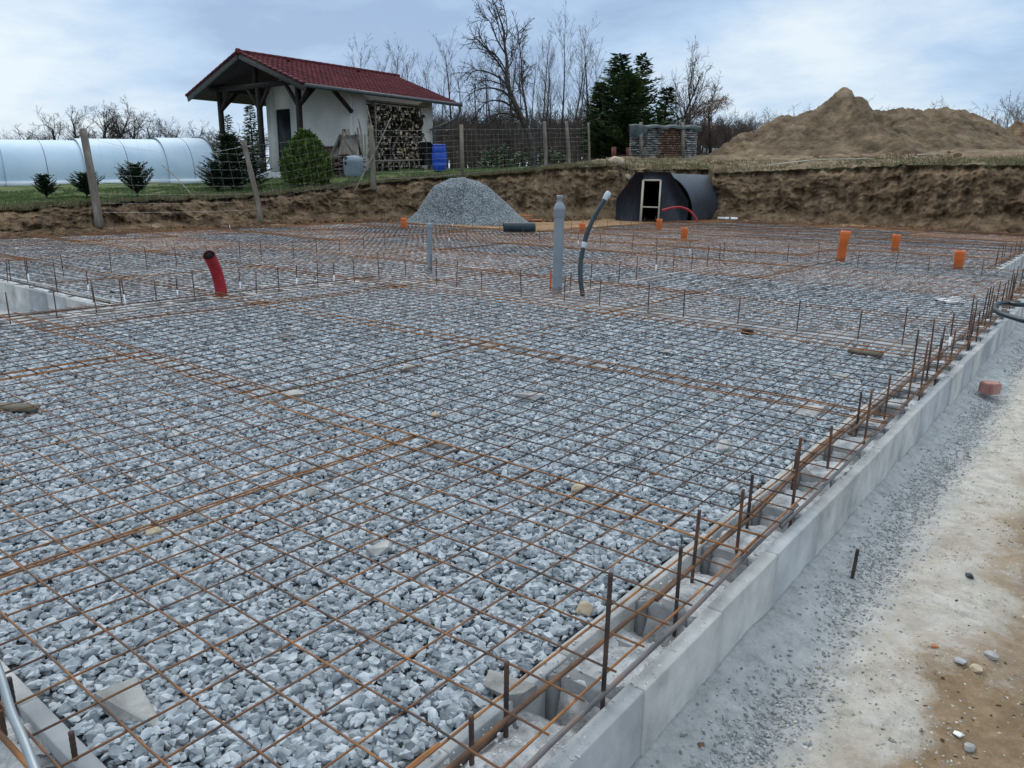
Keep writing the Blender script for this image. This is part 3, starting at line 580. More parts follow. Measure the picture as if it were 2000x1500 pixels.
strip('grey block strip flush with the gravel beyond the red pipe, parallel to the left slab edge',-10.15,-9.85,2.72,12.3)
strip('grey block strip flush with the gravel in front of the three orange pipes on the right',-10,-.1,12.3,12.6)
strip('grey block strip behind the grey pipe and the bent black hose',-4.45,-4.15,6.28,12.25)
# ---------------- reinforcement mesh sheets ----------------
sag=lambda x,y:.010*fbm(x*.55,y*.55,0,3,71)+.006*fbm(x*2.2,y*2.2,0,2,72)-.004
def mesh_sheet(name,xs,ys,mi,seed,label,group):
    rg=np.random.default_rng(seed); w=MB(); ang=rg.uniform(-.0025,.0025); cx,cy=np.mean(xs),np.mean(ys); off=rg.uniform(-.022,.022,2) if seed>=100 else rg.uniform(-.008,.008,2); lift=rg.uniform(0,.010)
    def line(a,b,up,edge=False):
        L_=math.dist(a,b); k=max(2,int(L_/.22)); t=np.linspace(0,1,k+1); x=a[0]+(b[0]-a[0])*t; y=a[1]+(b[1]-a[1])*t
        xx=x-ang*(y-cy)+off[0]; yy=y+ang*(x-cx)+off[1]
        ok=inpoly(xx,yy)|((xx>-.3)&(xx<.205)&(yy<13.8)&(yy>-.78))
        z=sag(xx,yy)+(.0085 if up else 0)+lift; i=0
        while i<len(t):
            if ok[i]:
                j=i
                while j+1<len(t) and ok[j+1]: j+=1
                if j>i: w.tube(np.stack([xx[i:j+1],yy[i:j+1],z[i:j+1]],1),.0040 if edge else .0033,5,mi=1 if edge else 0,ref=(0,0,1))
                i=j+1
            else:i+=1
    for k_,x in enumerate(xs): line((x,min(ys)-.025),(x,max(ys)+.025),False,k_<2 or k_>len(xs)-3)
    for k_,y in enumerate(ys): line((min(xs)-.025,y),(max(xs)+.025,y),True,(k_<2 or k_>len(ys)-3) and seed>3 or (seed<=3 and k_>len(ys)-3))
    if not w.n: return None
    o=w.obj(name,[M_rust if seed<120 else M_rustf,M_rusto],smooth=True,loc=(cx,cy,0)); tag(o,label,'mesh sheet',group); return o
ordn=lambda k:['nearest','second','third','fourth','fifth','sixth','seventh','eighth','ninth','tenth','eleventh','twelfth','thirteenth'][k]
GRP='rusty reinforcement mesh sheets laid over the gravel'
mesh_sheet('reinforcing_mesh',[.15-.15*k for k in range(13)],[-.6+.15*k for k in range(15)],0,1,'rusty steel mesh sheet in the bottom centre foreground, ending over the right block wall',GRP)
mesh_sheet('reinforcing_mesh',[-1.635-.15*k for k in range(20)],[-.6+.15*k for k in range(15)],0,2,'rusty steel mesh sheet in the bottom left foreground beside the near one',GRP)
mesh_sheet('reinforcing_mesh',[-4.34-.15*k for k in range(19)],[-.6+.15*k for k in range(15)],0,3,'rusty steel mesh sheet at the left edge beside the sunken bay',GRP)
for r_ in range(12):
    y0=1.37+1.95*r_
    xst=.15 if r_<6 else -.55
    for c_ in range(6):
        xs=[xst-2.985*c_-.15*k for k in range(21)]; ys=[y0+.15*k for k in range(15)]
        xm,ym=np.mean(xs),np.mean(ys)
        if max(ys)>24.75: ys=[q for q in ys if q<24.65]
        lab='rusty mesh sheet, %s from the right edge in the %s full row from the camera'%(['first','second','third','fourth','fifth','sixth'][c_],ordn(r_))
        mesh_sheet('reinforcing_mesh',xs,ys,0,100+r_*10+c_,lab,GRP)
# long loose bars along the walls
def longbar(name,label,pts,r,m,grp=None,n=7):
    w=MB();P=np.array(pts,float);k=40;t=np.linspace(0,len(P)-1,k);Q=np.stack([np.interp(t,range(len(P)),P[:,i]) for i in range(3)],1);Q[:,0]+=.006*fbm(t*1.7,0,0,2,int(r*1e4)+len(label));Q[:,2]+=.004*fbm(t*2.2,3,0,2,5)
    w.tube(Q,r,n,ref=(0,0,1)); o=w.obj(name,m,smooth=True,loc=Q[0]); tag(o,label,'steel bar',grp); return o
longbar('steel_bar','dark steel bar on the outer rim of the right wall, reaching the bottom edge',[(.175,-.7,-.035),(.172,.3,-.03),(.165,1.2,-.028),(.152,1.95,-.026)],.0075,M_steel)
longbar('steel_bar','grey steel bar on the outer rim of the right wall, second from the camera',[(.172,1.72,-.037),(.165,2.6,-.03),(.155,3.6,-.02),(.15,4.6,-.02),(.14,5.6,-.02)],.0078,M_steel)
longbar('steel_bar','rusty steel bar on the right wall passing below the black hose loop',[(.16,4.2,-.03),(.14,6.,-.02),(.14,8,-.02),(.13,11,-.02),(.12,13.5,-.02)],.008,M_rustm)
longbar('steel_bar','thick rusty bar along the inner side of the right wall in the foreground',[(.035,-.7,-.03),(.045,.4,-.024),(.045,1.2,-.02),(.02,2.2,-.016),(.01,3.1,-.01)],.0072,M_rustm)
longbar('steel_bar','rusty bar lying tight beside the thick inner bar, a little farther on',[(.058,.9,-.022),(.052,1.6,-.018),(.036,2.4,-.012),(.03,3.6,-.008),(.05,5.2,-.006)],.007,M_rustm)
longbar('steel_bar','rusty bar over the middle of the right wall where many uprights stand',[(.06,3.0,-.004),(.05,5,-.003),(.06,8,-.003),(.05,13.4,-.003)],.008,M_rustm)
longbar('steel_bar','dark rusty bar lying low in the cells of the near right wall',[(-.01,-.75,-.07),(.0,-.2,-.075),(.01,.25,-.08)],.007,M_rust2)
longbar('steel_bar','short rusty bar end sticking out by the bottom edge',[(-.07,-.6,-.05),(-.055,-.2,-.045),(-.05,.02,-.04)],.006,M_rusto)
longbar('steel_bar','rusty bar along the near wall in the bottom left corner',[(-3.,-.66,-.03),(-1.2,-.63,-.04),(-.72,-.62,-.05),(-.2,-.64,-.03)],.007,M_rusto)
longbar('steel_bar','rusty bar resting on the left block wall beside the sunken bay',[(-6.9,-.4,-.02),(-6.88,2,-.02),(-6.85,4.2,-.02),(-6.8,5.9,-.02)],.008,M_rustm)
longbar('steel_bar','dark bar resting on the wall that closes the sunken bay',[(-7.1,2.47,-.03),(-9,2.46,-.03),(-13,2.46,-.03),(-16.8,2.47,-.03)],.008,M_rust2)
# upright starter bars
def upright(x,y,zb,h,label,white=False,r=.006,lean=0.,az_=0.,grp='upright starter bars standing in the block walls'):
    w=MB(); k=9 if r>.005 else 2; t=np.linspace(0,1,k); Q=np.stack([x+lean*h*t*math.cos(az_),y+lean*h*t*math.sin(az_),zb+h*t],1)
    near=math.hypot(x-CP[0],y-CP[1])<4
    if near:
        k=int(h/.008);t=np.linspace(0,1,k);Q=np.stack([x+lean*h*t*math.cos(az_),y+lean*h*t*math.sin(az_),zb+h*t],1);R_=r*(1+.10*(np.arange(k)%2))
    else:R_=r
    w.tube(Q,R_,8 if near else 5)
    m=M_rust2
    if white:
        # lower part wrapped in pale tape
        o=thing('starter_bar',label,'rebar',(x,y,zb),grp); q=w.obj('steel_rod',m,loc=(0,0,0));q.parent=o;q.matrix_parent_inverse=Matrix.Translation(-o.location)
        s=MB();s.tube(Q[[0,1]] if k==2 else Q[[0,k//2]],r*1.45,6); q=s.obj('white_sleeve',M_white,loc=(0,0,0));q.parent=o;q.matrix_parent_inverse=Matrix.Translation(-o.location)
    else:
        o=w.obj('starter_bar',m,loc=(x,y,zb),smooth=True);tag(o,label,'rebar',grp)
    return o
def nth(k): 
    return '%d%s'%(k,'th' if 10<=k%100<=20 else {1:'st',2:'nd',3:'rd'}.get(k%10,'th'))
nr=[(.03,.05,.10,-.10),(.02,.19,.21,-.10),(.16,.42,.33,-.10),(.11,.94,.30,-.10),(.05,1.18,.19,-.10),(.095,1.46,.25,-.1),(.05,1.67,.26,-.1),(.14,1.92,.28,-.1),(.01,2.32,.27,-.1),(.09,2.58,.30,-.1),(.13,3.06,.33,-.1),(.04,3.26,.28,-.1),(.09,3.67,.29,-.1),(.13,4.05,.34,-.1)]
# tops measured on the picture
TOPS=[1397,1293,1115,1068,997,955,928,855,880,832,762,765,730,705]
for i,(x,y,h,zb) in enumerate(nr):
    lo,hi=0,.6
    for _ in range(25):
        m_=(lo+hi)/2; d=np.array([x,y,zb+m_])-CP; yy=750-CF*(d@c_u)/(d@c_f)
        if yy>TOPS[i]: lo=m_
        else: hi=m_
    upright(x,y,zb-.05,lo+.05,'rusty upright bar in the right wall, %s from the bottom of the picture'%nth(i+1),r=.0062,lean=random.uniform(-.03,.03),az_=random.uniform(0,6))
y=4.35;i=len(nr)
while y<13.7:
    i+=1; x=random.choice([.03,.13])+random.uniform(-.02,.02)
    upright(x,y,-.12,random.uniform(.30,.44),'dark upright bar in the right wall, %s counting away from the camera'%nth(i),white=(i%9==4),r=.0062,lean=random.uniform(-.05,.05),az_=random.uniform(0,6)); y+=random.uniform(.15,.34)
LB=[(-6.07,1.12),(-6.35,1.43),(-6.7,1.86),(-6.93,2.26),(-6.79,2.49),(-7.0,2.91),(-6.95,3.13),(-6.94,3.32),(-6.86,3.84),(-6.84,4.03),(-6.84,4.34),(-6.76,4.54),(-6.73,4.83),(-6.74,5.09),(-6.8,5.47),(-6.8,5.9),(-6.8,6.4),(-6.8,6.9)]
for i,(x,y) in enumerate(LB):
    upright(x if i>2 else -6.85+.1*(i%2),y,-.08,random.uniform(.26,.34),'thin upright bar by the left slab edge, %s from the left near the red pipe'%nth(i+1),white=i in(4,6,8,11,13),r=.006,lean=random.uniform(-.05,.05),az_=random.uniform(0,6))
i=0;x=-7.2
while x>-16.5:
    i+=1; upright(x,2.5+.14*(i%2),-.1,random.uniform(.26,.38),'upright bar on the wall of the sunken bay, %s going left'%nth(i),white=i in(3,6),r=.006,lean=random.uniform(-.08,.08),az_=random.uniform(0,6)); x-=random.uniform(.25,.5)
def row(xa,ya,xb,yb,step,what,h=(.22,.32)):
    L_=math.hypot(xb-xa,yb-ya);s=0;i=0
    while s<L_:
        t=s/L_;i+=1
        upright(xa+(xb-xa)*t+random.uniform(-.04,.04),ya+(yb-ya)*t+random.uniform(-.04,.04),-.1,random.uniform(*h)+.06,'thin upright bar %s of %s'%(nth(i),what),r=.006,lean=random.uniform(-.06,.06),az_=random.uniform(0,6),white=(random.random()<.05)); s+=step*random.uniform(.8,1.25)
row(-.3,6.1,-6.5,6.1,.5,'the strip by the tall grey pipe, from the right')
row(-10,3.2,-10,12,.5,'the strip beyond the red duct, from the left')
row(-.6,12.45,-9.8,12.45,.6,'the strip before the orange pipes, from right')
row(-.65,14,-.65,24.4,.6,'the set-back right wall, from the near end')
row(-1.2,24.55,-10.8,24.55,.75,'the far slab edge, from the right')
row(-10.85,24.2,-10.85,15.2,.7,'the slab edge by the shelter, from far')
row(-11.3,14.85,-16.6,14.85,.8,'the edge by the gravel heap, from the right')
row(-16.85,14.5,-16.85,3,.9,'the far left slab edge, from its far end')
row(-4.3,6.8,-4.3,12,.6,'the strip behind the bent hose, from near')
upright(.385,2.0,-.36,.19,'lone rusty rod stuck in the grey chippings beside the track',r=.007,grp=None,lean=.05,az_=.7)
#PART3
# ---------------- pipes, hoses, small site things ----------------
def lathe(w,prof,n=20,c=(0,0),mi=0,tilt=None):
    V=[];
    for r,z in prof:
        for j in range(n):
            a=2*math.pi*j/n; V.append((c[0]+r*math.cos(a),c[1]+r*math.sin(a),z))
    V=np.array(V)
    F=[]
    for i in range(len(prof)-1):
        for j in range(n):
            k=(j+1)%n;F.append((i*n+j,i*n+k,(i+1)*n+k,(i+1)*n+j))
    w.add(V,F,mi); w.add(V[-n:],[tuple(range(n))],mi)
    return w
def drain(px_,py_,top_y,label,r=.08,lean=(0,0)):
    b=GZ(px_,py_,-.02); lo,hi=0,1.2
    for _ in range(25):
        m_=(lo+hi)/2; d=b+[0,0,m_]-CP; yy=750-CF*(d@c_u)/(d@c_f)
        if yy>top_y: lo=m_
        else: hi=m_
    h=lo+.02
    o=thing('drain_pipe',label,'drain pipe',(b[0],b[1],-.14),'orange drain pipe stubs standing in the gravel')
    w=MB();lathe(w,[(r*.93,0),(r*.93,h-.05),(r*.985,h-.045),(r*.985,h+.06)],22); q=w.obj('pipe',M_orange,o,smooth=False)
    w=MB();lathe(w,[(r*1.03,h+.05),(r*1.05,h+.055),(r*1.05,h+.105),(r*1.0,h+.118),(r*.86,h+.118),(r*.84,h+.108)],22); w.obj('cap',M_orange,o)
    o.rotation_euler=(lean[0],lean[1],0); return o
drain(789,445,427,'short orange capped pipe at the left foot of the grey gravel heap')
drain(1137,451,437,'small orange pipe stub between the tall grey pipe and the bent hose')
drain(1287,446,429,'short orange pipe stub straight below the doorway of the black shelter')
drain(1336,465,446,'short orange pipe stub below the thin red hose of the black shelter')
drain(1641,506,453,'tallest orange pipe, slightly leaning, on the right half of the slab',lean=(0,.06))
drain(1748,485,460,'orange pipe stub between the tallest orange one and the nearest one')
drain(1871,520,492,'orange pipe stub with a pale rim nearest the right edge')
b=GZ(1075,566,-.05); w=MB();lathe(w,[(.014,0),(.014,.30)],8); q=w.obj('drain_pipe',M_orange,loc=(0,0,0));q.location=(b[0],b[1],-.1);tag(q,'thin orange tube standing tight beside the tall grey pipe','pipe')
# tall grey vent pipe
b=GZ(1088,568,-.04);o=thing('vent_pipe','tall grey plastic pipe with a stepped neck standing in the middle of the slab','vent pipe',(b[0],b[1],-.14))
w=MB();lathe(w,[(.060,0),(.060,.98)],28);w.obj('pipe',M_gpipe,o,smooth=True)
w=MB();lathe(w,[(.064,.975),(.0665,.98),(.0665,1.055),(.071,1.065),(.071,1.085),(.066,1.095),(.058,1.115),(.046,1.135),(.034,1.15),(.032,1.155),(.032,1.195),(.038,1.20),(.038,1.228),(.033,1.232),(.030,1.232)],28);w.obj('socket_neck',M_gpipe,o)
b=GZ(840,527,-.04);o=thing('vent_pipe','slim grey plastic pipe standing alone left of the tall one','vent pipe',(b[0],b[1],-.14))
w=MB();lathe(w,[(.036,0),(.036,.74)],20);w.obj('pipe',M_gpipe,o,smooth=True)
w=MB();lathe(w,[(.041,.70),(.046,.71),(.046,.765),(.042,.775),(.036,.775)],20);w.obj('socket',M_gpipe,o)
# bent black hose with taped end
base=GZ(1138,578,-.05); pl=[(1138,578),(1134,545),(1134,515),(1139,485),(1147,455),(1160,425),(1176,398),(1188,378)]
dB=float((base-CP)@c_f); Q=np.array([D(x,y,dB+.02*i) for i,(x,y) in enumerate(pl)])
o=thing('bent_hose','bent black water hose rising from the slab with pale tape round its tip','hose',tuple(Q[0]))
def childmesh(w,name,m,o,smooth=True):
    q=w.obj(name,m,loc=(0,0,0),smooth=smooth);q.parent=o;q.matrix_parent_inverse=Matrix.Translation(-Vector(o.location))@Matrix.Identity(4);return q
def smooth_path(P,k=8):
    P=np.asarray(P,float);n=len(P);t=np.linspace(0,n-1,(n-1)*k+1);out=[]
    for a in t:
        i=min(int(a),n-2);u=a-i;p0=P[max(i-1,0)];p1=P[i];p2=P[i+1];p3=P[min(i+2,n-1)]
        out.append(.5*((2*p1)+(-p0+p2)*u+(2*p0-5*p1+4*p2-p3)*u*u+(-p0+3*p1-3*p2+p3)*u**3))
    return np.array(out)
SP=smooth_path(Q); w=MB();w.tube(SP,.0275,12);childmesh(w,'hose',M_hose,o)
i=int(len(SP)*.44);w=MB();w.tube(SP[i-1:i+3],.0295,12);childmesh(w,'tape_band',M_tape,o)
E_=SP[-7:]; w=MB();w.tube(np.concatenate([E_,[E_[-1]+(E_[-1]-E_[-4])*.35]]),[.026,.03,.034,.037,.038,.037,.036,.032],12);childmesh(w,'tape_wrap',M_tape,o)
# red corrugated duct with open end
base=GZ(432,580,-.05);pl=[(433,580),(430,558),(424,535),(416,514),(408,498)];dB=float((base-CP)@c_f)
Q=np.array([D(x,y,dB-.018*i*i) for i,(x,y) in enumerate(pl)]);SP=smooth_path(Q,14)
R_=.064+.003*np.sin(np.arange(len(SP))*math.pi/1.5)
w=MB();w.tube(SP,R_,16,cap=False);w.tube(SP[::-1],.057,16,cap=False);
o=thing('red_duct','wide red corrugated duct with an open black mouth leaning up near the left wall','duct',tuple(Q[0]));childmesh(w,'duct',M_red,o)
w=MB();w.tube(SP[-4:-2],.0575,16);childmesh(w,'mouth_shade_plug',M_void,o)  # near-black plug just inside the mouth, standing for the duct's inner shade
# thin red hose by the shelter
pl=[(1362,432),(1356,421),(1346,411),(1330,405),(1312,406),(1293,411)]
Q=np.array([D(x,y,24.6) for x,y in pl]);w=MB();w.tube(smooth_path(Q),.035,9);o=w.obj('red_hose',M_red,smooth=True,loc=Q[0]);tag(o,'thin red hose arching out of the ground in front of the black shelter','hose')
# hose loop on the right edge
pl=[(2060,585),(2000,595),(1970,592),(1948,594),(1941,601),(1950,610),(1975,619),(2010,628),(2060,632)]
Q=[GZ(x,y,.10) for x,y in pl];w=MB();w.tube(smooth_path(Q),.024,10);o=w.obj('hose_loop',M_hose,smooth=True,loc=Q[4]);tag(o,'loop of black hose lying over the right block wall at the edge of the picture','hose')
# galvanised conduit bottom left
Q=[GZ(-30,1240,.20),GZ(0,1318,.16),GZ(22,1390,.13),GZ(48,1450,.11),GZ(78,1530,.10)];w=MB();w.tube(smooth_path(Q),.0095,14);o=w.obj('steel_conduit',mat('galvanised_conduit',[(.20,.24,.26),(.30,.34,.36)],scale=4,rough=.45,metal=.3),smooth=True,loc=Q[2]);tag(o,'smooth grey conduit curving through the bottom left corner','conduit')
for k,(x,y,h) in enumerate([(10,1440,.12),(38,1440,.10),(150,1500,.03)]):
    q=GZ(x,y,-.09); upright(q[0],q[1],-.12,h+.10,['dark ribbed bar by the conduit in the bottom left corner, left one','dark ribbed bar by the conduit in the bottom left corner, right one','short bar stub at the bottom left, right of the conduit'][k],r=.0065)
# white pack of pipes, black roll, papers
q=GZ(1425,430,-.03);w=MB();
for i in range(4): w.tube([(-.42,-.06+.04*i,.02+.03*(i%2)),(.42,-.06+.04*i,.02+.03*(i%2))],.028,8)
o=thing('pipe_bundle','white bundle of thin pipes lying before the brown earth face','pipe bundle',(q[0],q[1],0));o.rotation_euler=(0,0,.45);w.obj('pipes',M_white,o);w=MB();w.box(-.02,.02,-.10,.10,-.02,.09);w.obj('strap',M_hose,o)
q=GZ(1022,457,-.05);w=MB();w.tube([(-.5,0,.11),(.28,.0,.11)],[.13,.13],14,cap=False);w.tube([(.30,0,.11),(-.5,0,.11)],[.10,.10],12,cap=False);w.tube([(.0,0,.11),(-.02,0,.11)],.10,12)
o=w.obj('foil_roll',M_hose,smooth=True);o.location=(q[0],q[1],.0);o.rotation_euler=(0,0,.75);tag(o,'black roll of drainage foil on the slab in front of the gravel heap','roll')
w=MB()
for i in range(5): w.box(-.09+.03*i,.10+.03*i-.02*i,-.18+.07*i,-.13+.07*i,-.055+.004*i,-.045+.004*i)
w.box(-.14,.12,-.2,.2,-.066,-.058)
q=GZ(1860,587,-.06);o=w.obj('white_foam_sheets',M_white);o.location=(q[0],q[1],0.);o.rotation_euler=(0,0,.6);tag(o,'white foam offcuts lying under the mesh near the right wall','offcuts')
# pink brick on the track
q=GZ(1932,763,-.28);o=thing('brick','pink rounded paving brick lying on the track by the right edge','brick',(q[0],q[1],q[2]));bm=bmesh.new();bmesh.ops.create_cube(bm,size=1);
for v in bm.verts: v.co=Vector((v.co.x*.17,v.co.y*.115,v.co.z*.085+.03))
bmesh.ops.bevel(bm,geom=[e for e in bm.edges if abs(e.verts[0].co.z-e.verts[1].co.z)>.02],offset=.03,segments=4,affect='EDGES');bmesh.ops.bevel(bm,geom=[e for e in bm.edges if e.is_boundary is False and e.calc_face_angle(0)>.8],offset=.006,segments=2,affect='EDGES')
me=bpy.data.meshes.new('brick');bm.to_mesh(me);me.materials.append(M_brick);bpy.data.objects.remove(o);o=link('brick',me);o.location=(q[0],q[1],-.285);o.rotation_euler=(.04,.03,1.15);tag(o,'pink rounded paving brick lying on the track by the right edge','brick')
def chunk(name,label,cat,pos,sx,sy,sz,m,seed,grp=None,rot=None,n=16,round_=False):
    rg=np.random.default_rng(seed);bm=bmesh.new()
    for i in range(n):
        v=rg.uniform(-1,1,3); 
        if round_: v/=np.linalg.norm(v)
        else: v[2]=np.sign(v[2])*rg.uniform(.75,1)
        bm.verts.new((v[0]*sx,v[1]*sy,v[2]*sz))
    r=bmesh.ops.convex_hull(bm,input=bm.verts);bmesh.ops.delete(bm,geom=[g for g in r['geom_interior'] if isinstance(g,bmesh.types.BMVert)],context='VERTS')
    bmesh.ops.bevel(bm,geom=list(bm.edges),offset=min(sx,sz)*.08,segments=1,affect='EDGES')
    me=bpy.data.meshes.new(name);bm.to_mesh(me);bm.free();me.materials.append(m);o=link(name,me);o.location=pos;o.rotation_euler=rot or (rg.uniform(-.1,.1),rg.uniform(-.1,.1),rg.uniform(0,6));return tag(o,label,cat,grp)
SG='flat pieces of broken concrete propping up the mesh'
for i,(x,y,s,lab) in enumerate([(245,1388,.095,'broken grey concrete lump under the mesh in the bottom left corner'),(1420,872,.085,'broken concrete piece under the mesh near the right wall, with a pale flat top'),(1040,776,.10,'pale flat slab piece under the mesh in the centre of the gravel'),(742,1068,.055,'small brown-edged concrete piece under the mesh in the lower centre'),(603,962,.045,'small dark concrete piece left of the lower centre'),(860,868,.08,'concrete piece under the crossing of thick mesh laps'),(800,719,.09,'pale concrete piece up and left of the centre piece'),(1300,688,.07,'pale thin slab piece below the grey block strip'),(1170,718,.07,'tan flat piece under the mesh right of the centre'),(1640,738,.07,'tan flat piece near the right wall, among uprights'),(1575,803,.10,'grey slab piece leaning at the inner edge of the right wall'),(570,773,.075,'grey piece under the thick lap left of the centre'),(350,847,.055,'purplish stone piece on the left half of the gravel'),(560,657,.08,'white flat piece under the mesh, far left of the centre'),(1120,641,.09,'brown flat piece close to the grey block strip'),(955,679,.09,'grey flat piece beneath the crossing laps in the upper middle'),(1575,1010,.0,''),(1000,1345,.085,'grey concrete chunk leaning on the near right wall at the bottom')]):
    if s==0: continue
    q=GZ(x,y,-.07);k=math.hypot(q[0]-CP[0],q[1]-CP[1]);chunk('concrete_piece',lab,'concrete piece',(q[0],q[1],-.068+.0*k),s*1.1,s*.72,s*.26,M_slab,300+i,SG)
w=MB();w.box(-.13,.13,-.035,.035,-.012,.012);
for x,y,a,lab in ((30,797,.55,'short weathered board under the mesh at the left edge'),(1690,690,-.05,'yellowish board piece under the mesh by the right wall')):
    q=GZ(x,y,-.06);o=w.obj('board_piece',M_greywood2);o.location=(q[0],q[1],-.055);o.rotation_euler=(0.05,0,a);tag(o,lab,'board')
for i,(x,y,s,lab) in enumerate([(1140,1190,.028,'beige rounded stone in the gravel beside the near right wall'),(300,1040,.026,'tan stone in the gravel at the lower left below the double lap'),(1420,1000+0,.0,''),(1130,955,.03,'tan stone in the gravel right of the thick lap'),(850,812,.028,'beige stone in the gravel just above the thick lap'),(1460,650,.05,'dark wood chip on the gravel before the grey block strip')]):
    if s==0: continue
    q=GZ(x,y,-.07);chunk('stone',lab,'stone',(q[0],q[1],-.068),s*1.25,s,s*.8,M_beige if i<5 else M_wood,400+i,None,round_=True,n=30)
for i,(x,y,s,lab,m) in enumerate([(1870,1435,.012,'white chip on the brown soil patch, bottom right',M_white),(1895,1455,.017,'grey pointed stone beside the white chip, bottom right',M_slab),(1875,1300,.02,'grey cobble at the edge of the brown patch',M_conc),(1905,1315,.02,'brown cobble at the edge of the brown patch',M_beige),(1935,1290,.022,'flat grey stone at the right edge by the cobbles',M_slab),(1893,1133,.017,'dark pebble on the pale track',M_tank),(1825,1262,.012,'orange crumb on the pale track',M_terra),(1370,1462,.014,'reddish rust flake in the chippings near the bottom',M_rust)]):
    q=GZ(x,y,-.295);chunk('pebble',lab,'pebble',(q[0],q[1],float(Gz(np.array([q[0]]),np.array([q[1]]))[0])+.004),s*1.2,s,s*.6,m,500+i,None,round_=True,n=24)
# gravel heap
hx=GZ(905,440,-.06); 
r_,u_=np.array([c_r[0],c_r[1]])/np.hypot(c_r[0],c_r[1]),None
fw_=np.array([-r_[1],r_[0]])
gd=24.6; ctr=D(905,440,gd); 
outl=[(795,437),(815,420),(830,398),(850,370),(880,355),(905,352),(930,359),(955,372),(985,398),(1010,420),(1035,438)]
lat=np.array([(x-905)/CF*gd for x,_ in outl]); hh=np.array([max(0,(438-y)/CF*gd*1.0) for _,y in outl])
ls=np.linspace(-2.0,2.25,110);ds=np.linspace(-2.0,2.0,90);A,B=np.meshgrid(ls,ds,indexing='ij')
rad=np.sqrt(np.maximum(0,1-0))
Hh=np.interp(A,lat,hh)
# cone-like cross-section: the sky-line profile shrinks with distance from the ridge
Zc=np.zeros_like(A)
apex=.05
for i in range(A.shape[0]):
    for_=np.abs(ds)/1.75
    a=ls[i]
    sc_=np.sqrt(np.maximum(0,(a-apex)**2+ (ds*1.12)**2)); sgn=1 if a>=apex else -1
    Zc[i]=np.interp(sgn*sc_+apex,lat,hh)
Zc+=.03*fbm(A*2,B*2,0,3,90)*(Zc>.02)
Zc=np.where(Zc<=.001,-.25,Zc)
c0=np.array([ctr[0],ctr[1]])
G=np.stack([c0[0]+r_[0]*A+fw_[0]*B,c0[1]+r_[1]*A+fw_[1]*B,-.10+Zc],-1)
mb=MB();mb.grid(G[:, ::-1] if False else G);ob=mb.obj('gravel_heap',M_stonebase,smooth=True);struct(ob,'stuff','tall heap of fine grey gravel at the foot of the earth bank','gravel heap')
n=34000;i_=RG.integers(0,A.shape[0]-1,n);j_=RG.integers(0,60,n);fu,fv=RG.random(n),RG.random(n)
Pt=G[i_,j_]*((1-fu)*(1-fv))[:,None]+G[i_+1,j_]*(fu*(1-fv))[:,None]+G[i_,j_+1]*((1-fu)*fv)[:,None]+G[i_+1,j_+1]*(fu*fv)[:,None]
Pt=Pt[Pt[:,2]>-.12]
M_heap=mat('heap_stone',[(.15,.17,.18),(.27,.30,.315),(.42,.45,.46)],scale=9,rough=.9,rnd=.5)
scatter(ob,Pt,RG.uniform(.5,1.0,len(Pt)),rock_tree('heap_stone_shapes',M_heap,6,14,.024,.7))
# crumbled earth along the foot of the bank
n=5200;az_=RG.uniform(-76,0,n);rf0=np.interp(az_,TA,TRr[:,0]);rd=rf0+.15-np.abs(RG.normal(0,.38,n));kk=~((az_>-32)&(az_<-23.7));az_,rd=az_[kk],rd[kk]
xx=CP[0]+np.sin(np.radians(az_))*rd;yy=CP[1]+np.cos(np.radians(az_))*rd;kk=~inpoly(xx,yy);xx,yy,rd,az_=xx[kk],yy[kk],rd[kk],az_[kk]
mb=MB();mb.add([[-19,0,-.6],[-19.1,0,-.6],[-19,.01,-.6]],[(0,1,2)]);ob=mb.obj('crumbled_earth',M_soil);struct(ob,'stuff','crumbled brown earth lying along the foot of the cut bank','crumbled earth')
scatter(ob,np.stack([xx,yy,-.06+0*xx],1),RG.uniform(.4,1.5,len(xx))**2.2,rock_tree('earth_clod_shapes',M_soil,6,20,.05,.7))
# timber and brick scraps by the heap
rg=random.Random(5)
for k in range(9):
    x=1000+rg.uniform(-6,44);y=414+rg.uniform(0,16);q=D(x,y,25.2);L_=rg.uniform(.25,.5);w=MB();w.box(-L_,L_,-.04,.04,-.02,.02);o=w.obj('brick_batten',M_terra);o.location=(q[0],q[1],-.05+.035*(k%4)+max(0,(428-y)/CF*20*.6));o.rotation_euler=(rg.uniform(-.1,.1),rg.uniform(-.12,.12),rg.uniform(.4,1.6));tag(o,'reddish timber scrap by the gravel heap, %s in its loose pile'%nth(k+1),'timber','reddish scraps by the gravel heap')
# planks on the bank edge
for k,(x0,y0,x1,y1,d0,d1,lab) in enumerate([(1503,333,1578,322,28.2,28.8,'pale plank lying on the right bank edge, left of the three'),(1572,322,1622,323,28.9,28.9,'pale plank on the right bank edge, middle of the three'),(1618,322,1705,324,28.9,28.2,'long pale plank on the right bank edge, right of the three')]):
    a=D(x0,y0,d0);b=D(x1,y1,d1);a[2]=T(a[0],a[1])+.10;b[2]=T(b[0],b[1])+.10;w=MB();w.beam(a,b,.12,.035);o=w.obj('plank',M_lath,loc=a);tag(o,lab,'plank','planks lying along the bank edge')
for k,(x0,y0,x1,y1) in enumerate([(1792,311,1815,317),(1812,316,1826,309)]):
    a=D(x0,y0,28.5);b=D(x1,y1,28.5);a[2]=T(a[0],a[1])+.12;b[2]=T(b[0],b[1])+.12;w=MB();w.beam(a,b,.16,.05);o=w.obj('plank',M_lath,loc=a);tag(o,['short pale board lying on the grass above the right bank','shorter board crossing the pale one above the right bank'][k],'plank')
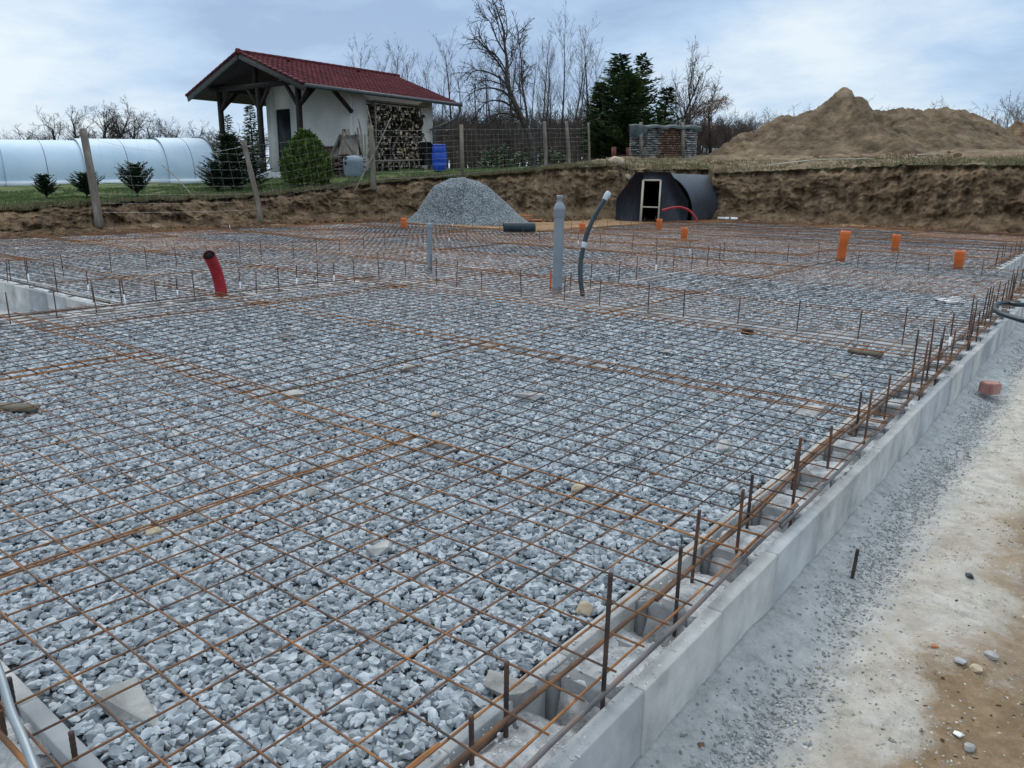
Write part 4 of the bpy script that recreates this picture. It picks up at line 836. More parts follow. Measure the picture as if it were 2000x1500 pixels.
# boulders on the bank
for i,(x,y,d,s,lab,m) in enumerate([(965,340,25.6,.17,'pale boulder on the bank rim right of the gravel heap',M_beige),(1203,309,29,.30,'large whitish boulder on the bank rim left of the wood stack',M_beige),(1225,314,29.5,.16,'smaller pale stone beside the large boulder on the bank rim',M_beige)]):
    q=onT(x,d);chunk('boulder',lab,'boulder',(q[0],q[1],q[2]+s*.35),s*1.1,s,s*.75,m,600+i,None,round_=True,n=26)
# ---------------- black earth shelter (timber front, buried tube) ----------------
fp=[(1201,438),(1204,388),(1242,336),(1309,336),(1345,394),(1342,440)]
# front plane: left foot at depth 27.0, right foot at 25.9
pl0=D(1201,436,27.0);pl1=D(1342,424,25.9);nrm=np.cross(pl1-pl0,[0,0,1]);nrm[2]=0;nrm/=np.linalg.norm(nrm)
if nrm@c_f<0: nrm=-nrm
def onfront(x,y):
    d=c_f+(x-1000)/CF*c_r+(750-y)/CF*c_u; return CP+d*(((pl0-CP)@nrm)/(d@nrm))
o=thing('earth_shelter','black half-buried shelter with a pale-framed doorway and a big dark tube behind','shelter',tuple(pl0))
F_=[onfront(*q) for q in fp];F_[0][2]=F_[-1][2]=-.5
d0,d1,d2,d3=onfront(1257,352),onfront(1291,352),onfront(1286,432),onfront(1251,434)
def slabface(w,pts,th,mi=0):
    n=len(pts);V=[p for p in pts]+[p+nrm*th for p in pts];w.add(V,[tuple(range(n)),tuple(range(2*n-1,n-1,-1))]+[(i,(i+1)%n,n+(i+1)%n,n+i) for i in range(n)],mi)
dlow=lambda p:np.array([p[0],p[1],-.5])
w=MB()
tl,tr=np.array(d0),np.array(d1); 
slabface(w,[F_[0],F_[1],F_[2],np.array([tl[0],tl[1],F_[2][2]]),tl,dlow(d3)],.10)
slabface(w,[np.array([tl[0],tl[1],F_[2][2]]),np.array([tr[0],tr[1],F_[3][2]]),tr,tl],.10)
slabface(w,[np.array([tr[0],tr[1],F_[3][2]]),F_[3],F_[4],F_[5],dlow(d2),tr],.10)
childmesh(w,'front_wall',M_black,o,False)
fr=thing; w=MB();off=-nrm*.02
w.beam(d0+off,d3+off+[0,0,-.3],.07,.06,up=nrm);w.beam(d1+off,d2+off+[0,0,-.3],.05,.06,up=nrm);w.beam(d0+off,d1+off,.055,.06,up=nrm)
m0,m1=onfront(1253.5,404),onfront(1288,405);w.beam(m0+off,m1+off,.045,.05,up=nrm);childmesh(w,'door_frame',M_lath,o,False)
# tube
axd=nrm.copy(); 
ctrp=onfront(1275,390);top=onfront(1300,337)
tdir=axd*math.cos(.14)+np.array([c_r[0],c_r[1],0])*math.sin(.14);tdir/=np.linalg.norm(tdir)
RT=1.34;cz=top[2]-RT-.02
cc=onfront(1278,400);cc=np.array([cc[0],cc[1],cz])
w=MB();k=14
Pp=[cc+nrm*.12+tdir*t for t in np.linspace(.0,6.5,k)];w.tube(Pp,[RT+.012*(i%2) for i in range(k)],48,ref=(0,0,1),cap=False);w.tube([Pp[-2],Pp[-1]],RT*.98,48,ref=(0,0,1));childmesh(w,'buried_tube',M_tank,o)
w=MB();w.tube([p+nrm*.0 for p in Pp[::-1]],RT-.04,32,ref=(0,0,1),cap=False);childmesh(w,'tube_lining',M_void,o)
for a in (.35,.8): pass
print('OK3a')
#PART4
# ---------------- cottage ----------------
kc=1.05; rfp=(np.array([-22.42,16.68,4.39])-CP)*kc+CP
La,Lb,ZE=7.72*kc,8.01*kc,rfp[2]; ZR=ZE+1.35*kc; X0,Y0=rfp[0],rfp[1]
GC=T(X0-1,Y0+4)  # ground at the cottage
gz0=1.50
C_=thing('garden_cottage','white garden cottage with a red tiled gable roof and a dark timber porch','cottage',(X0-La/2,Y0+Lb/2,gz0))
def cm(w,name,m,o=C_,smooth=False): return childmesh(w,name,m,o,smooth)
def LX(s):return X0-s
def LY(t):return Y0+t
sW0,sW1=.75,6.45; tF,tB=2.72,7.45    # wall box
dz0,dz1=3.86,4.9 # door span (s) measured from the right eave
ds0,ds1=4.73,5.78
eave=lambda s:ZE+(ZR-ZE)*(1-abs(s-La/2)/(La/2))
w=MB(); th=.14
# front wall with door opening, gable shaped
def poly_wall(w,pts,n3,th=.14):
    n=len(pts);V=[np.array(p) for p in pts]+[np.array(p)+np.array(n3)*th for p in pts];w.add(V,[tuple(range(n)),tuple(range(2*n-1,n-1,-1))]+[((i+1)%n,i,n+i,n+(i+1)%n) for i in range(n)])
dtop=gz0+2.62
fy=LY(tF)
poly_wall(w,[(LX(sW0),fy,gz0-.6),(LX(ds0),fy,gz0-.6),(LX(ds0),fy,eave(ds0)-.16),(LX(La/2),fy,eave(La/2)-.16),(LX(sW0),fy,eave(sW0)-.16)],(0,1,0))
poly_wall(w,[(LX(ds1),fy,gz0-.6),(LX(sW1),fy,gz0-.6),(LX(sW1),fy,eave(sW1)-.16),(LX(ds1),fy,eave(ds1)-.16)],(0,1,0))
poly_wall(w,[(LX(ds0),fy,dtop),(LX(ds1),fy,dtop),(LX(ds1),fy,eave(ds1)-.16),(LX(ds0),fy,eave(ds0)-.16)],(0,1,0))
w.box(LX(sW0)-.14,LX(sW0),LY(tF)+.142,LY(tB),gz0-.6,eave(sW0)-.16); w.box(LX(sW1),LX(sW1)+.14,LY(tF)+.142,LY(tB),gz0-.6,eave(sW1)-.16); 
poly_wall(w,[(LX(sW0)-.142,LY(tB)-.14,gz0-.6),(LX(sW1)+.142,LY(tB)-.14,gz0-.6),(LX(sW1)+.142,LY(tB)-.14,eave(sW1)-.2),(LX(La/2),LY(tB)-.14,ZR-.2),(LX(sW0)-.142,LY(tB)-.14,eave(sW0)-.2)],(0,1,0),.137)
cm(w,'plaster_walls',M_plaster)
w=MB();w.box(LX(ds1)+.003,LX(ds0)-.003,fy+.05,fy+.09,gz0-.1,dtop-.003);d_=cm(w,'door',M_door)
w=MB();w.box(LX(sW0)-.2,LX(ds0)+.1,fy-.03,fy-.004,gz0-.3,gz0+1.02);cm(w,'plinth_boarding',mat('reddish_brown_boards',[(.07,.022,.016),(.12,.04,.03)],scale=4,rough=.8,stretch=(8,1,1)))
# porch posts, beams, braces
w_=.17
def post(s,t,z1): 
    w=MB();w.box(LX(s)-w_/2,LX(s)+w_/2,LY(t)-w_/2,LY(t)+w_/2,gz0-.55,z1);cm(w,'porch_post',M_wood)
zb=ZE-.02
for s in(1.3,La/2-.15,6.75): post(s,.65,eave(s)-.30 if s!=La/2-.15 else zb+.18)
post(6.75,2.6,eave(6.75)-.3)
w=MB();w.box(LX(7.3),LX(.75),LY(.65)-.08,LY(.65)+.08,zb+.183,zb+.36);w.box(LX(La/2)-.08,LX(La/2)+.08,LY(.65)-.079,LY(.65)+.079,zb+.363,ZR-.18)
for s in(1.3,6.75): w.box(LX(s)-.079,LX(s)+.079,LY(.2),LY(tF) if s<3 else LY(tB),eave(s)-.298,eave(s)-.14)
w.box(LX(La/2)-.08,LX(La/2)+.08,LY(.1),LY(tB),ZR-.178,ZR-.05)
cm(w,'roof_beams',M_wood)
w=MB()
for s,q in((1.3,1),(La/2-.15,1),(La/2-.15,-1),(6.75,-1)): w.beam((LX(s),LY(.65),zb-.65),(LX(s+q*.75),LY(.65),zb+.2),.10,.12)
for s in(1.3,6.75): w.beam((LX(s),LY(.65),eave(s)-1.1),(LX(s),LY(1.5),eave(s)-.28),.10,.12)
w.beam((LX(1.3),LY(.65),zb-.65),(LX(.6),LY(.65),zb+.02),.10,.12)
w.beam((LX(.62),LY(tF)-.02,eave(.75)-1.0),(LX(.62),LY(1.75),eave(.75)-.2),.12,.13)
cm(w,'braces',M_wood)
# soffit and roof
def roofpt(s,t,dz=0):return np.array([LX(s),LY(t),eave(s)+dz])
w=MB()
for a,b in((0,La/2),(La,La/2)):
    V=[roofpt(a,0,-.10),roofpt(b,0,-.10),roofpt(b,Lb,-.10),roofpt(a,Lb,-.10),roofpt(a,0,-.02),roofpt(b,0,-.02),roofpt(b,Lb,-.02),roofpt(a,Lb,-.02)]
    if b>a: w.add(V,[(0,1,2,3),(7,6,5,4),(0,4,5,1),(2,6,7,3),(0,3,7,4)])
    else: w.add(V,[(3,2,1,0),(4,5,6,7),(1,5,4,0),(3,7,6,2),(4,7,3,0)])
cm(w,'roof_boarding',M_wood)
w=MB()
for a in (0,La): w.beam(roofpt(a,-.035,-.10)+[0,0,0],roofpt(La/2,-.035,-.10),.05,.24)
cm(w,'barge_boards',M_fascia)
# tiles: rows of rolled tiles, real relief
roof=thing('x','x','x');bpy.data.objects.remove(roof)
w=MB(); pit=math.atan2(ZR-ZE,La/2); nrow=13; tw=.23; nc=int(Lb/tw)+1
for side in(0,1):
    for rI in range(nrow):
        sa_=-.06+(La/2+.06)*rI/nrow; sb_=-.06+(La/2+.06)*(rI+1)/nrow+.04
        tt=np.linspace(-.06,Lb+.04,nc*8+1); roll=.026*(np.maximum(0,np.cos(tt/tw*2*math.pi)))**.8
        ss=np.array([sa_,sa_,sb_]);lift=np.array([.005,.045,.012])
        S_,T_=np.meshgrid(ss,tt,indexing='ij'); s2=S_ if side==0 else La-S_
        z=np.array([[ZE+(ZR-ZE)*(S_[i,j]/(La/2)) for j in range(len(tt))] for i in range(3)])
        z=z+lift[:,None]+roll[None]*np.array([0,1,1])[:,None]+.004*fbm(S_*3,T_*3,side,2,5)
        G=np.stack([LX(0)-s2,LY(0)+T_,z],-1); w.grid(G if side==0 else G[:, ::-1])
cm(w,'roof_tiles',M_tile)
w=MB()
for i in range(int(Lb/.36)+1):
    t0=-.08+i*.36; w.tube([(LX(La/2),LY(t0),ZR+.015),(LX(La/2),LY(t0+.38),ZR+.03)],[.115,.095],12)
w.tube([(LX(La/2),LY(-.10),ZR+.03),(LX(La/2),LY(0.02),ZR+.04)],[.135,.125],12)
for t in(1.9,5.6):
    w.box(LX(La/2-.45)-.05,LX(La/2-.45)+.05,LY(t),LY(t)+.12,eave(La/2-.45)+.03,eave(La/2-.45)+.15)
cm(w,'ridge_tiles',M_tile)
w=MB()
for side in (0,1):
    for i in range(13):
        s0=-.05+i*(La/2)/13; s1=s0+(La/2)/13+.03
        a=roofpt(s0 if side==0 else La-s0,-.05,.03);b=roofpt(s1 if side==0 else La-s1,-.05,.045); a[2]=ZE+(ZR-ZE)*(s0/(La/2))+.05;b[2]=ZE+(ZR-ZE)*(s1/(La/2))+.035
        w.beam(a,b,.14,.085)
cm(w,'verge_tiles',M_tile)
w=MB();w.tube([(LX(-.11),LY(-.06),ZE-.03),(LX(-.11),LY(Lb+.05),ZE-.06)],.075,14);g_=cm(w,'gutter',M_gutter,smooth=True)
w=MB();w.tube(smooth_path([(LX(-.11),LY(Lb-.12),ZE-.1),(LX(-.11),LY(Lb-.12),ZE-.42),(LX(.1),LY(Lb-.3),ZE-.72),(LX(.62),LY(tB-.2),ZE-1.15),(LX(.66),LY(tB-.05),ZE-1.3),(LX(.66),LY(tB-.05),gz0+.1)],4),.045,9);cm(w,'downpipe',M_gutter,smooth=True)
# porch slab
ps=PY(540,345,Y0+.5)
w=MB();w.box(LX(7.6),LX(.3),LY(.12),LY(tF)-.035,gz0-.75,gz0-.06);cm(w,'porch_slab',M_conc)
# ---- firewood stack against the side wall ----
Xs=LX(sW0)+.02+.45
a=PX(735,300,Xs);b=PX(829,300,Xs); y_a,y_b=a[1],b[1]; zt0=PX(780,207,Xs)[2]; zb0=PX(780,333,Xs)[2]
gw=T(Xs,(y_a+y_b)/2); zb0=max(zb0,gw-.05)
st=thing('firewood_stack','tall stack of split firewood against the cottage side wall','firewood stack',(Xs,(y_a+y_b)/2,zb0))
def logmesh(seed,r=.081,L_=.42):
    rg=np.random.default_rng(seed);n=rg.integers(5,9);an=np.sort(rg.uniform(0,2*math.pi,n));rr=r*rg.uniform(.75,1.15,n)
    V=[(0,math.cos(a)*q,math.sin(a)*q) for a,q in zip(an,rr)]+[(-L_,math.cos(a)*q,math.sin(a)*q) for a,q in zip(an,rr)]
    m=MB();m.add(V,[tuple(range(n))],0);m.add(V,[tuple(range(2*n-1,n-1,-1))]+[((i+1)%n,i,n+i,n+(i+1)%n) for i in range(n)],1);return m.mesh('log',[M_log,M_log2])
LM=[logmesh(i) for i in range(9)];rgl=random.Random(3);cnt=0;restm=MB()
M_logpale=mat('fresh_cut_log_end',[(.30,.20,.12),(.48,.35,.22),(.60,.47,.33)],scale=12,rough=.9,rnd=.3);LMp=[]
for m in LM[:4]:
    c=m.copy();c.materials[0]=M_logpale;LMp.append(c)
zz_=zb0+.07;rowi=0
logs=[]
while zz_<zt0:
    y=y_a+.05*(rowi%2); fr_=(zz_-zb0)/(zt0-zb0)
    while y<y_b+.04*math.sin(zz_*7)-.03:
        logs.append((y,zz_,fr_)); y+=rgl.uniform(.115,.155)
    zz_+=.112;rowi+=1
rgl.shuffle(logs)
for i,(y,z,fr_) in enumerate(logs):
    u=(y-y_a)/(y_b-y_a); pale=(math.hypot((u-.72)/.3,(fr_-.30)/.17)<1 and rgl.random()<.6) or rgl.random()<.10 or (fr_<.12 and rgl.random()<.3)
    sc_=rgl.uniform(.75,1.15); me=(LMp if pale else LM)[rgl.randrange(4 if pale else 9)]; dx=rgl.uniform(-.05,.05);ra=rgl.uniform(0,6.28)
    if i<100:
        q=bpy.data.objects.new('log',me);S.collection.objects.link(q);q.parent=st;q.location=(dx,y-(y_a+y_b)/2,z-zb0);q.rotation_euler=(ra,0,rgl.uniform(-.06,.06));q.scale=(1,sc_,sc_)
    else:
        k=len(me.vertices)//2;co=np.array([v.co for v in me.vertices]);ca_,sa_=math.cos(ra),math.sin(ra)
        P2=np.stack([co[:,0]+dx,(co[:,1]*ca_-co[:,2]*sa_)*sc_+y-(y_a+y_b)/2,(co[:,1]*sa_+co[:,2]*ca_)*sc_+z-zb0],1);restm.add(P2,[tuple(range(k))],2 if pale else (0 if i%3 else 3));restm.add(P2,[tuple(range(2*k-1,k-1,-1))]+[((j+1)%k,j,k+j,k+(j+1)%k) for j in range(k)],1)
q=restm.obj('logs',[mat('log_end_grey',[(.14,.12,.10),(.25,.22,.18),(.38,.33,.27)],scale=9,rough=.9),M_log2,M_logpale,mat('log_end_dark',[(.06,.048,.04),(.13,.10,.08)],scale=9,rough=.9)],st);q['kind']='stuff'
w=MB();w.box(-.50,.08,-1.45*0-(y_b-y_a)/2-.05,(y_b-y_a)/2+.25,zt0-zb0+.06,zt0-zb0+.12);w.box(.02,.08,-(y_b-y_a)/2-.06,-(y_b-y_a)/2,-.1,zt0-zb0+.055);w.obj('shelf_frame',M_greywood,st)
# ladder laid on its side in front
lx=Xs+.25;p0_=PX(733,315,lx);p1_=PX(824,312,lx);q0=PX(733,336,lx);q1=PX(827,334,lx)
o=thing('ladder','weathered wooden ladder lying on its side in front of the firewood stack','ladder',tuple(p0_));w=MB();w.beam(p0_,p1_,.04,.08);w.beam(q0,q1,.04,.07);childmesh(w,'side_rail',M_greywood,o,False)
for k in range(9):
    t=(k+.35)/9;a=p0_+(p1_-p0_)*t;b=q0+(q1-q0)*t;w=MB();w.beam(a-[0,0,.04],b+[0,0,.035],.05,.035,up=(0,1,0));childmesh(w,'rung',M_greywood,o,False)
# wheelbarrow stood on end against the wall
wx=Xs+.1;pc=PX(836,330,wx)
o=thing('wheelbarrow','dark wheelbarrow stood on end against the white wall by the blue barrel','wheelbarrow',tuple(pc))
t0_=PX(826,268,wx);w=MB()
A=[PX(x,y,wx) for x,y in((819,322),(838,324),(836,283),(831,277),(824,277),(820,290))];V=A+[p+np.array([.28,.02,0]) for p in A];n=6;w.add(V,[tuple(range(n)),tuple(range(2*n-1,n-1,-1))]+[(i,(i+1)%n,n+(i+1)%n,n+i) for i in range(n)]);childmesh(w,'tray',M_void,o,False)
w=MB();h0,h1=PX(825,262,wx),PX(838,312,wx);w.tube(smooth_path([h0,PX(832,276,wx),PX(836,292,wx),h1]),.018,6);childmesh(w,'handle',M_hose,o)
wc=PX(842,329,wx+.15);w=MB();a_=np.linspace(0,2*math.pi,19);w.tube([wc+np.array([0,.17*math.cos(t),.17*math.sin(t)]) for t in a_],.045,8,ref=(1,0,0));whl=childmesh(w,'tyre',M_hose,o)
w=MB();w.tube([wc-[.03,0,0],wc+[.03,0,0]],.10,12);childmesh(w,'rim',M_greywood,o)
# blue barrel
q=onT(858,30.2);q=np.array(D(858.5,334,29.6));o=thing('barrel','bright blue plastic barrel beside the cottage corner','barrel',(q[0],q[1],q[2]))
w=MB();lathe(w,[(.22,0),(.245,.03),(.27,.2),(.278,.30),(.27,.31),(.285,.34),(.29,.5),(.285,.64),(.27,.67),(.278,.68),(.27,.8),(.25,.93),(.25,.95)],24);w.obj('barrel_body',M_blue,o,smooth=False)
w=MB();lathe(w,[(.255,.94),(.262,.945),(.262,.975),(.24,.985),(.235,.97)],24);w.obj('lid_ring',M_blue,o)
# grey blue tub tipped on its side
q=D(691,342,27.6);o=thing('water_tub','faded blue-grey round tub in front of the roof tile pile','tub',(q[0],q[1],q[2]));w=MB();lathe(w,[(.30,-.05),(.34,.05),(.36,.45),(.37,.5),(.33,.6),(.22,.66),(.1,.68)],22);w.obj('tub_body',M_tub,o,smooth=False);w=MB();w.box(-.05,.05,-.36,-.30,.35,.62);w.obj('dark_strap',M_void,o)
# pile of roof tiles, slabs and sticks left of the stack
def atP(x,y,d):return D(x,y,d)
base=D(668,345,28.0)
rg=random.Random(9)
tp=thing('rubble_pile','pile of old roof tiles and grey slabs stacked against the porch side','rubble pile',tuple(base))
w=MB()
for k in range(150):
    x=rg.uniform(640,706);y=rg.uniform(296,345);
    if y<300+abs(x-672)*.25: continue
    c=D(x,y,28.2+rg.uniform(-.15,.3));a=rg.uniform(-.25,.25);M4=Matrix.Translation(Vector(c))@Matrix.Rotation(rg.uniform(-.4,.4)+.6,4,'Z')@Matrix.Rotation(a,4,'Y');w.box(-.19,.19,-.13,.13,-.018,.018,M=M4)
childmesh(w,'old_tiles',mat('old_brown_tiles',[(.05,.035,.03),(.11,.08,.065),(.18,.13,.10)],scale=5,rough=.95),tp,False)
w=MB()
for pts in ([(638,318),(662,262),(671,262),(652,322)],[(660,262),(697,300),(688,302),(668,268)],[(663,268),(697,262),(702,303),(668,300)],[(668,252),(674,252),(676,270),(666,270)]):
    A=[D(x,y,28.6) for x,y in pts];w.add(A+[p+np.array([.1,.12,0]) for p in A],[(0,1,2,3),(7,6,5,4),(0,1,5,4),(1,2,6,5),(2,3,7,6),(3,0,4,7)])
childmesh(w,'leaning_slabs',mat('old_grey_slabs',[(.10,.088,.075),(.19,.17,.145)],scale=6,rough=.95),tp,False)
for k,(x0,y0,x1,y1) in enumerate([(695,305,694,258),(703,305,698,250),(708,306,700,232),(713,305,712,262),(718,306,722,240),(727,308,715,215),(733,300,716,206)]):
    w=MB();a=D(x0,y0,29.3);b=D(x1,y1,29.9);mid=(a+b)/2+np.array([.03*(-1)**k,.05,0]);w.tube(smooth_path([a,mid,b],3),[.028]*7,6) ;o=w.obj('wooden_pole',M_greywood,loc=a,smooth=True);tag(o,['short branch','thin branch','tall forked branch','short grey stake','stout grey stake','long thin stick','longest stick'][k]+' leaning on the white wall left of the firewood stack','stick','sticks leaning on the cottage wall')
#PART5
# ---------------- pool enclosure ----------------
pA=D(-230,362.5,25.2);pB=D(425,357,31.5);pA[2]=T(*pA[:2])-.02;pB[2]=T(*pB[:2])-.02
axv=pB-pA;LP_=np.linalg.norm(axv[:2]);ax_=np.array([axv[0],axv[1],0])/LP_;pv=np.array([-ax_[1],ax_[0],0])
if pv@c_f<0: pv=-pv
po=thing('pool_enclosure','long low pale blue arched swimming pool enclosure on the lawn','pool enclosure',tuple(pA))
nseg=4
def tfor(x):
    lo,hi=0.,1.
    for _ in range(30):
        m_=(lo+hi)/2;q=pA+(pB-pA)*m_-CP;xx=1000+CF*(q@c_r)/(q@c_f)
        if xx<x: lo=m_
        else: hi=m_
    return lo*LP_
TB=[0,tfor(15),tfor(172),tfor(333),LP_]
for s in range(nseg):
    t0=TB[s];t1=TB[s+1]+.10;h=1.50+.075*s;hw=2.2+.08*s;pass
    def arc(t,g=0,n=26):
        out=[]
        for i in range(n+1):
            a=math.pi*i/n; c=math.cos(a);sn=math.sin(a); r_c=abs(c)**.85*np.sign(c);
            p=pA+ax_*t+pv*(2.42-(hw+g)*r_c); z=np.interp(t,[0,LP_],[pA[2],pB[2]])+.10+(h+g)*sn**.80; out.append((p[0],p[1],z))
        return np.array(out)
    w=MB();G=np.stack([arc(t) for t in np.linspace(t0,t1,5)]);w.grid(G);G2=np.stack([arc(t,-.03) for t in np.linspace(t0,t1,5)]);w.grid(G2[:, ::-1]);childmesh(w,'glazing',M_poly,po,True)
    w=MB();w.tube(arc(t1-.05,.03),.05,6);
    childmesh(w,'arch_rib',M_rib,po,True)
    w=MB();w.tube(arc((t0+t1)/2,.0),.012,5);childmesh(w,'middle_rib',M_rib,po,True)
    w=MB();w.beam(arc(t0)[0]-[0,0,.03],arc(t1)[0]-[0,0,.03],.10,.20);childmesh(w,'base_rail',M_rail,po,False)
for end,t in(('end_panel',0),('end_panel',LP_)):
    A=arc(t,-.02) if t else arc(t,-.1);w=MB();w.add(A,[tuple(range(len(A)))]);w.add(A+ax_*.02,[tuple(range(len(A)-1,-1,-1))]);childmesh(w,end,M_poly,po,False)
# dark cable trailing down from the enclosure over the bank
w=MB();Q=[D(316,323,26),D(338,341,25),D(358,362,22.5),D(378,386,21.5),D(392,415,21),D(408,440,20.5)];w.tube(smooth_path(Q),.016,6);o=w.obj('trailing_cable',M_greywood,smooth=True,loc=Q[0]);tag(o,'thin bent cable running down the earth bank below the pool enclosure','cable')
# ---------------- fence posts, netting ----------------
GP='wooden fence posts along the top of the cut bank'
def fpost(x0,y0,x1,y1,d,r,lab,m,sq=False):
    a=D(x0,y0,d);b=D(x1,y1,d);w=MB()
    if sq: w.beam(b-[0,0,.3],a,r*2,r*1.6)
    else: w.tube(smooth_path([b-[0,0,.3],b,b*.5+a*.5+[.015,0,0],a],4),[r*1.15]*4+[r*1.08]*5+[r]*4,9)
    o=w.obj('fence_post',m,loc=b,smooth=not sq);tag(o,lab,'fence post',GP);return a,b
PA=[fpost(162,253,191,418,17.6,.082,'thick leaning grey post, leftmost of the fence, in front of the pool enclosure',M_greywood),
fpost(475,275,507,412,21.2,.068,'leaning crooked post at the bank edge in front of the dark fir bush',M_greywood),
fpost(724,246,729,352,25.0,.085,'upright pale post in front of the firewood stack',M_greywood2),
fpost(901,244,904,342,26.0,.062,'upright post right of the blue barrel',M_greywood2,True)]
fpost(1063,238,1066,322,31,.075,'grey post just right of the big leaning bare tree',M_greywood);fpost(1106,237,1112,318,31.5,.065,'grey post between two others right of the big bare tree',M_greywood);fpost(1149,240,1151,318,29,.04,'thin pale post left of the dark spruces',M_greywood2)
w=MB();
def wire(p,q,r=.0035,sagz=0.):
    n=6;t=np.linspace(0,1,n);P=np.array([p+(q-p)*a-np.array([0,0,sagz*4*a*(1-a)]) for a in t]);w.tube(P,r,3,cap=False)
hs=np.linspace(.02,.92,9)
TOPW=[(np.array(a),np.array(b)) for a,b in PA]+[(D(1063,244,31),D(1066,322,31)),(D(1149,244,29),D(1151,318,29))]
for i in range(len(TOPW)-1):
    a0,b0=TOPW[i];a1,b1=TOPW[i+1]
    if i==0:   # netting starts sagging after the leaning post
        pass
    for hI,h in enumerate(hs): wire(b0+(a0-b0)*h,b1+(a1-b1)*h,.0028 if hI in(0,8) else .0017,.03+.25*(h>.9)*(i==0))
    L_=np.linalg.norm(b1-b0);k=int(L_/.30)
    for j in range(1,k):
        t=j/k; wire(b0+(b1-b0)*t+(a0-b0+(a1-b1-a0+b0)*t)*.02,b0+(b1-b0)*t+(a0-b0+(a1-b1-a0+b0)*t)*.92,.0014,0)
o=w.obj('wire_netting',M_fence,loc=PA[0][1]);tag(o,'sagging galvanised wire netting strung between the fence posts','netting')
w=MB();a=D(763,231,25.6);b=D(690,378,24.2);w.tube(smooth_path([a,a*.6+b*.4+[0,0,-.05],b],5),.022,6);o=w.obj('brace_rod',M_greywood,loc=b,smooth=True);tag(o,'thin pale rod leaning diagonally across the pale post before the firewood','rod')
# ---------------- far wood stack under tarpaulin ----------------
dW=37.0;a=D(1231,305,dW);b=D(1360,304,dW);zb_=min(T(*a[:2]),T(*b[:2]));tp_=D(1231,247,dW)[2];rt=(b-a);Lw=np.linalg.norm(rt[:2]);rt=np.array([rt[0],rt[1],0])/Lw;bk=np.array([-rt[1],rt[0],0])
if bk@c_f<0:bk=-bk
o=thing('covered_wood_stack','long stack of split logs under a dark green tarpaulin beyond the bank','wood stack',(a[0],a[1],zb_))
rgw=random.Random(8);wa=MB();wb=MB();wa2=MB()
Hs=tp_-zb_
for zc in np.arange(.06,Hs-.05,.105):
    u=0
    while u<Lw-.02:
        red=1.25<u<2.35; L1=rgw.uniform(.08,.13) if red else rgw.uniform(.22,.42); L1=min(L1,Lw-u); dx=rgw.uniform(-.05,.04)
        c=np.array([a[0],a[1],zb_])+rt*(u+L1/2)+bk*(.25+dx)+[0,0,zc]
        M4=Matrix([[rt[0],bk[0],0,c[0]],[rt[1],bk[1],0,c[1]],[0,0,1,c[2]],[0,0,0,1]])@Matrix.Rotation(rgw.uniform(-.12,.12),4,'Y')
        (wb if red else (wa if u<2 else wa2)).box(-L1*.47,L1*.47,-.25,.25,-.036,.036,mi=0,M=M4); u+=L1
childmesh(wa,'grey_logs',mat('grey_split_logs',[(.06,.06,.06),(.20,.20,.195),(.42,.42,.41)],scale=3.5,rough=.95,pos=[.36,.5,.68]),o,False);childmesh(wa2,'grey_logs',bpy.data.materials['grey_split_logs'],o,False);childmesh(wb,'reddish_logs',mat('reddish_split_logs',[(.06,.036,.028),(.16,.095,.065),(.32,.23,.16)],scale=7,rough=.95),o,False)
w=MB();us=np.linspace(-.12,Lw+.12,40);prof_=[(-.12,-.42),(-.10,-.2),(-.06,0.0),(.1,.07),(.3,.09),(.6,.05),(.7,-.2)]
G=[]
for u in us:
    hang=.55 if u<.75 else (.10 if u<3.05 else .22); hang*=1+.15*math.sin(u*9)
    row_=[]
    for (v,z) in prof_:
        z2=z*(hang/.42) if z<0 and v<0 else z
        fold=.03*math.sin(u*13+v*3)+.03*math.sin(u*5)
        c=np.array([a[0],a[1],tp_])+rt*u+bk*(v-.03+fold*(1 if v<0 else .2))+[0,0,z2+.025*math.sin(u*7)];row_.append(c)
    G.append(row_)
G=np.array(G);w.grid(G);w.grid(G[:, ::-1]-np.array([0,0,.012]));childmesh(w,'tarpaulin',M_tarp,o,True)
for x in(1252,1334):
    p0_=D(x,306,dW-.35);p1_=D(x,239,dW-.35);w=MB();w.beam(p0_-[0,0,.2],p1_,.15,.12);q=w.obj('stack_post',M_greywood,loc=p0_);tag(q,'grey post in front of the covered wood stack, %s one'%('left' if x<1300 else 'right'),'post')
q=D(1200,300,39);
for x,y0,y1,lab in((1199,288,306,'rusty red barrel piece at the foot of the spruces'),(1228,289,306,'rusty red sheet beside the covered wood stack')):
    w=MB();A_=D(x-5,y0,39.5);B_=D(x+5,y0,39.5);w.tube([D(x,y1+4,39.5),D(x,y0,39.5)],.13,10);o=w.obj('rusty_drum',mat('rusty_red_paint',[(.10,.03,.018),(.20,.065,.035)],scale=3),loc=D(x,y1,39.5),smooth=True);tag(o,lab,'drum')
w=MB();a=D(1372,300,52);b=D(1398,300,52);w.beam(a-[0,0,.1],D(1372,285,52),.14,.1);
for i in range(7):
    q=a+(b-a)*(i/6);w.beam(q-[0,0,.1],q+[0,0,.36],.17,.03,up=(0,1,0))
o=w.obj('pale_fence',mat('pale_grey_boards',[(.33,.36,.39),(.46,.49,.52)],scale=3),loc=a);tag(o,'short pale board fence far behind, left of the soil heap','fence')
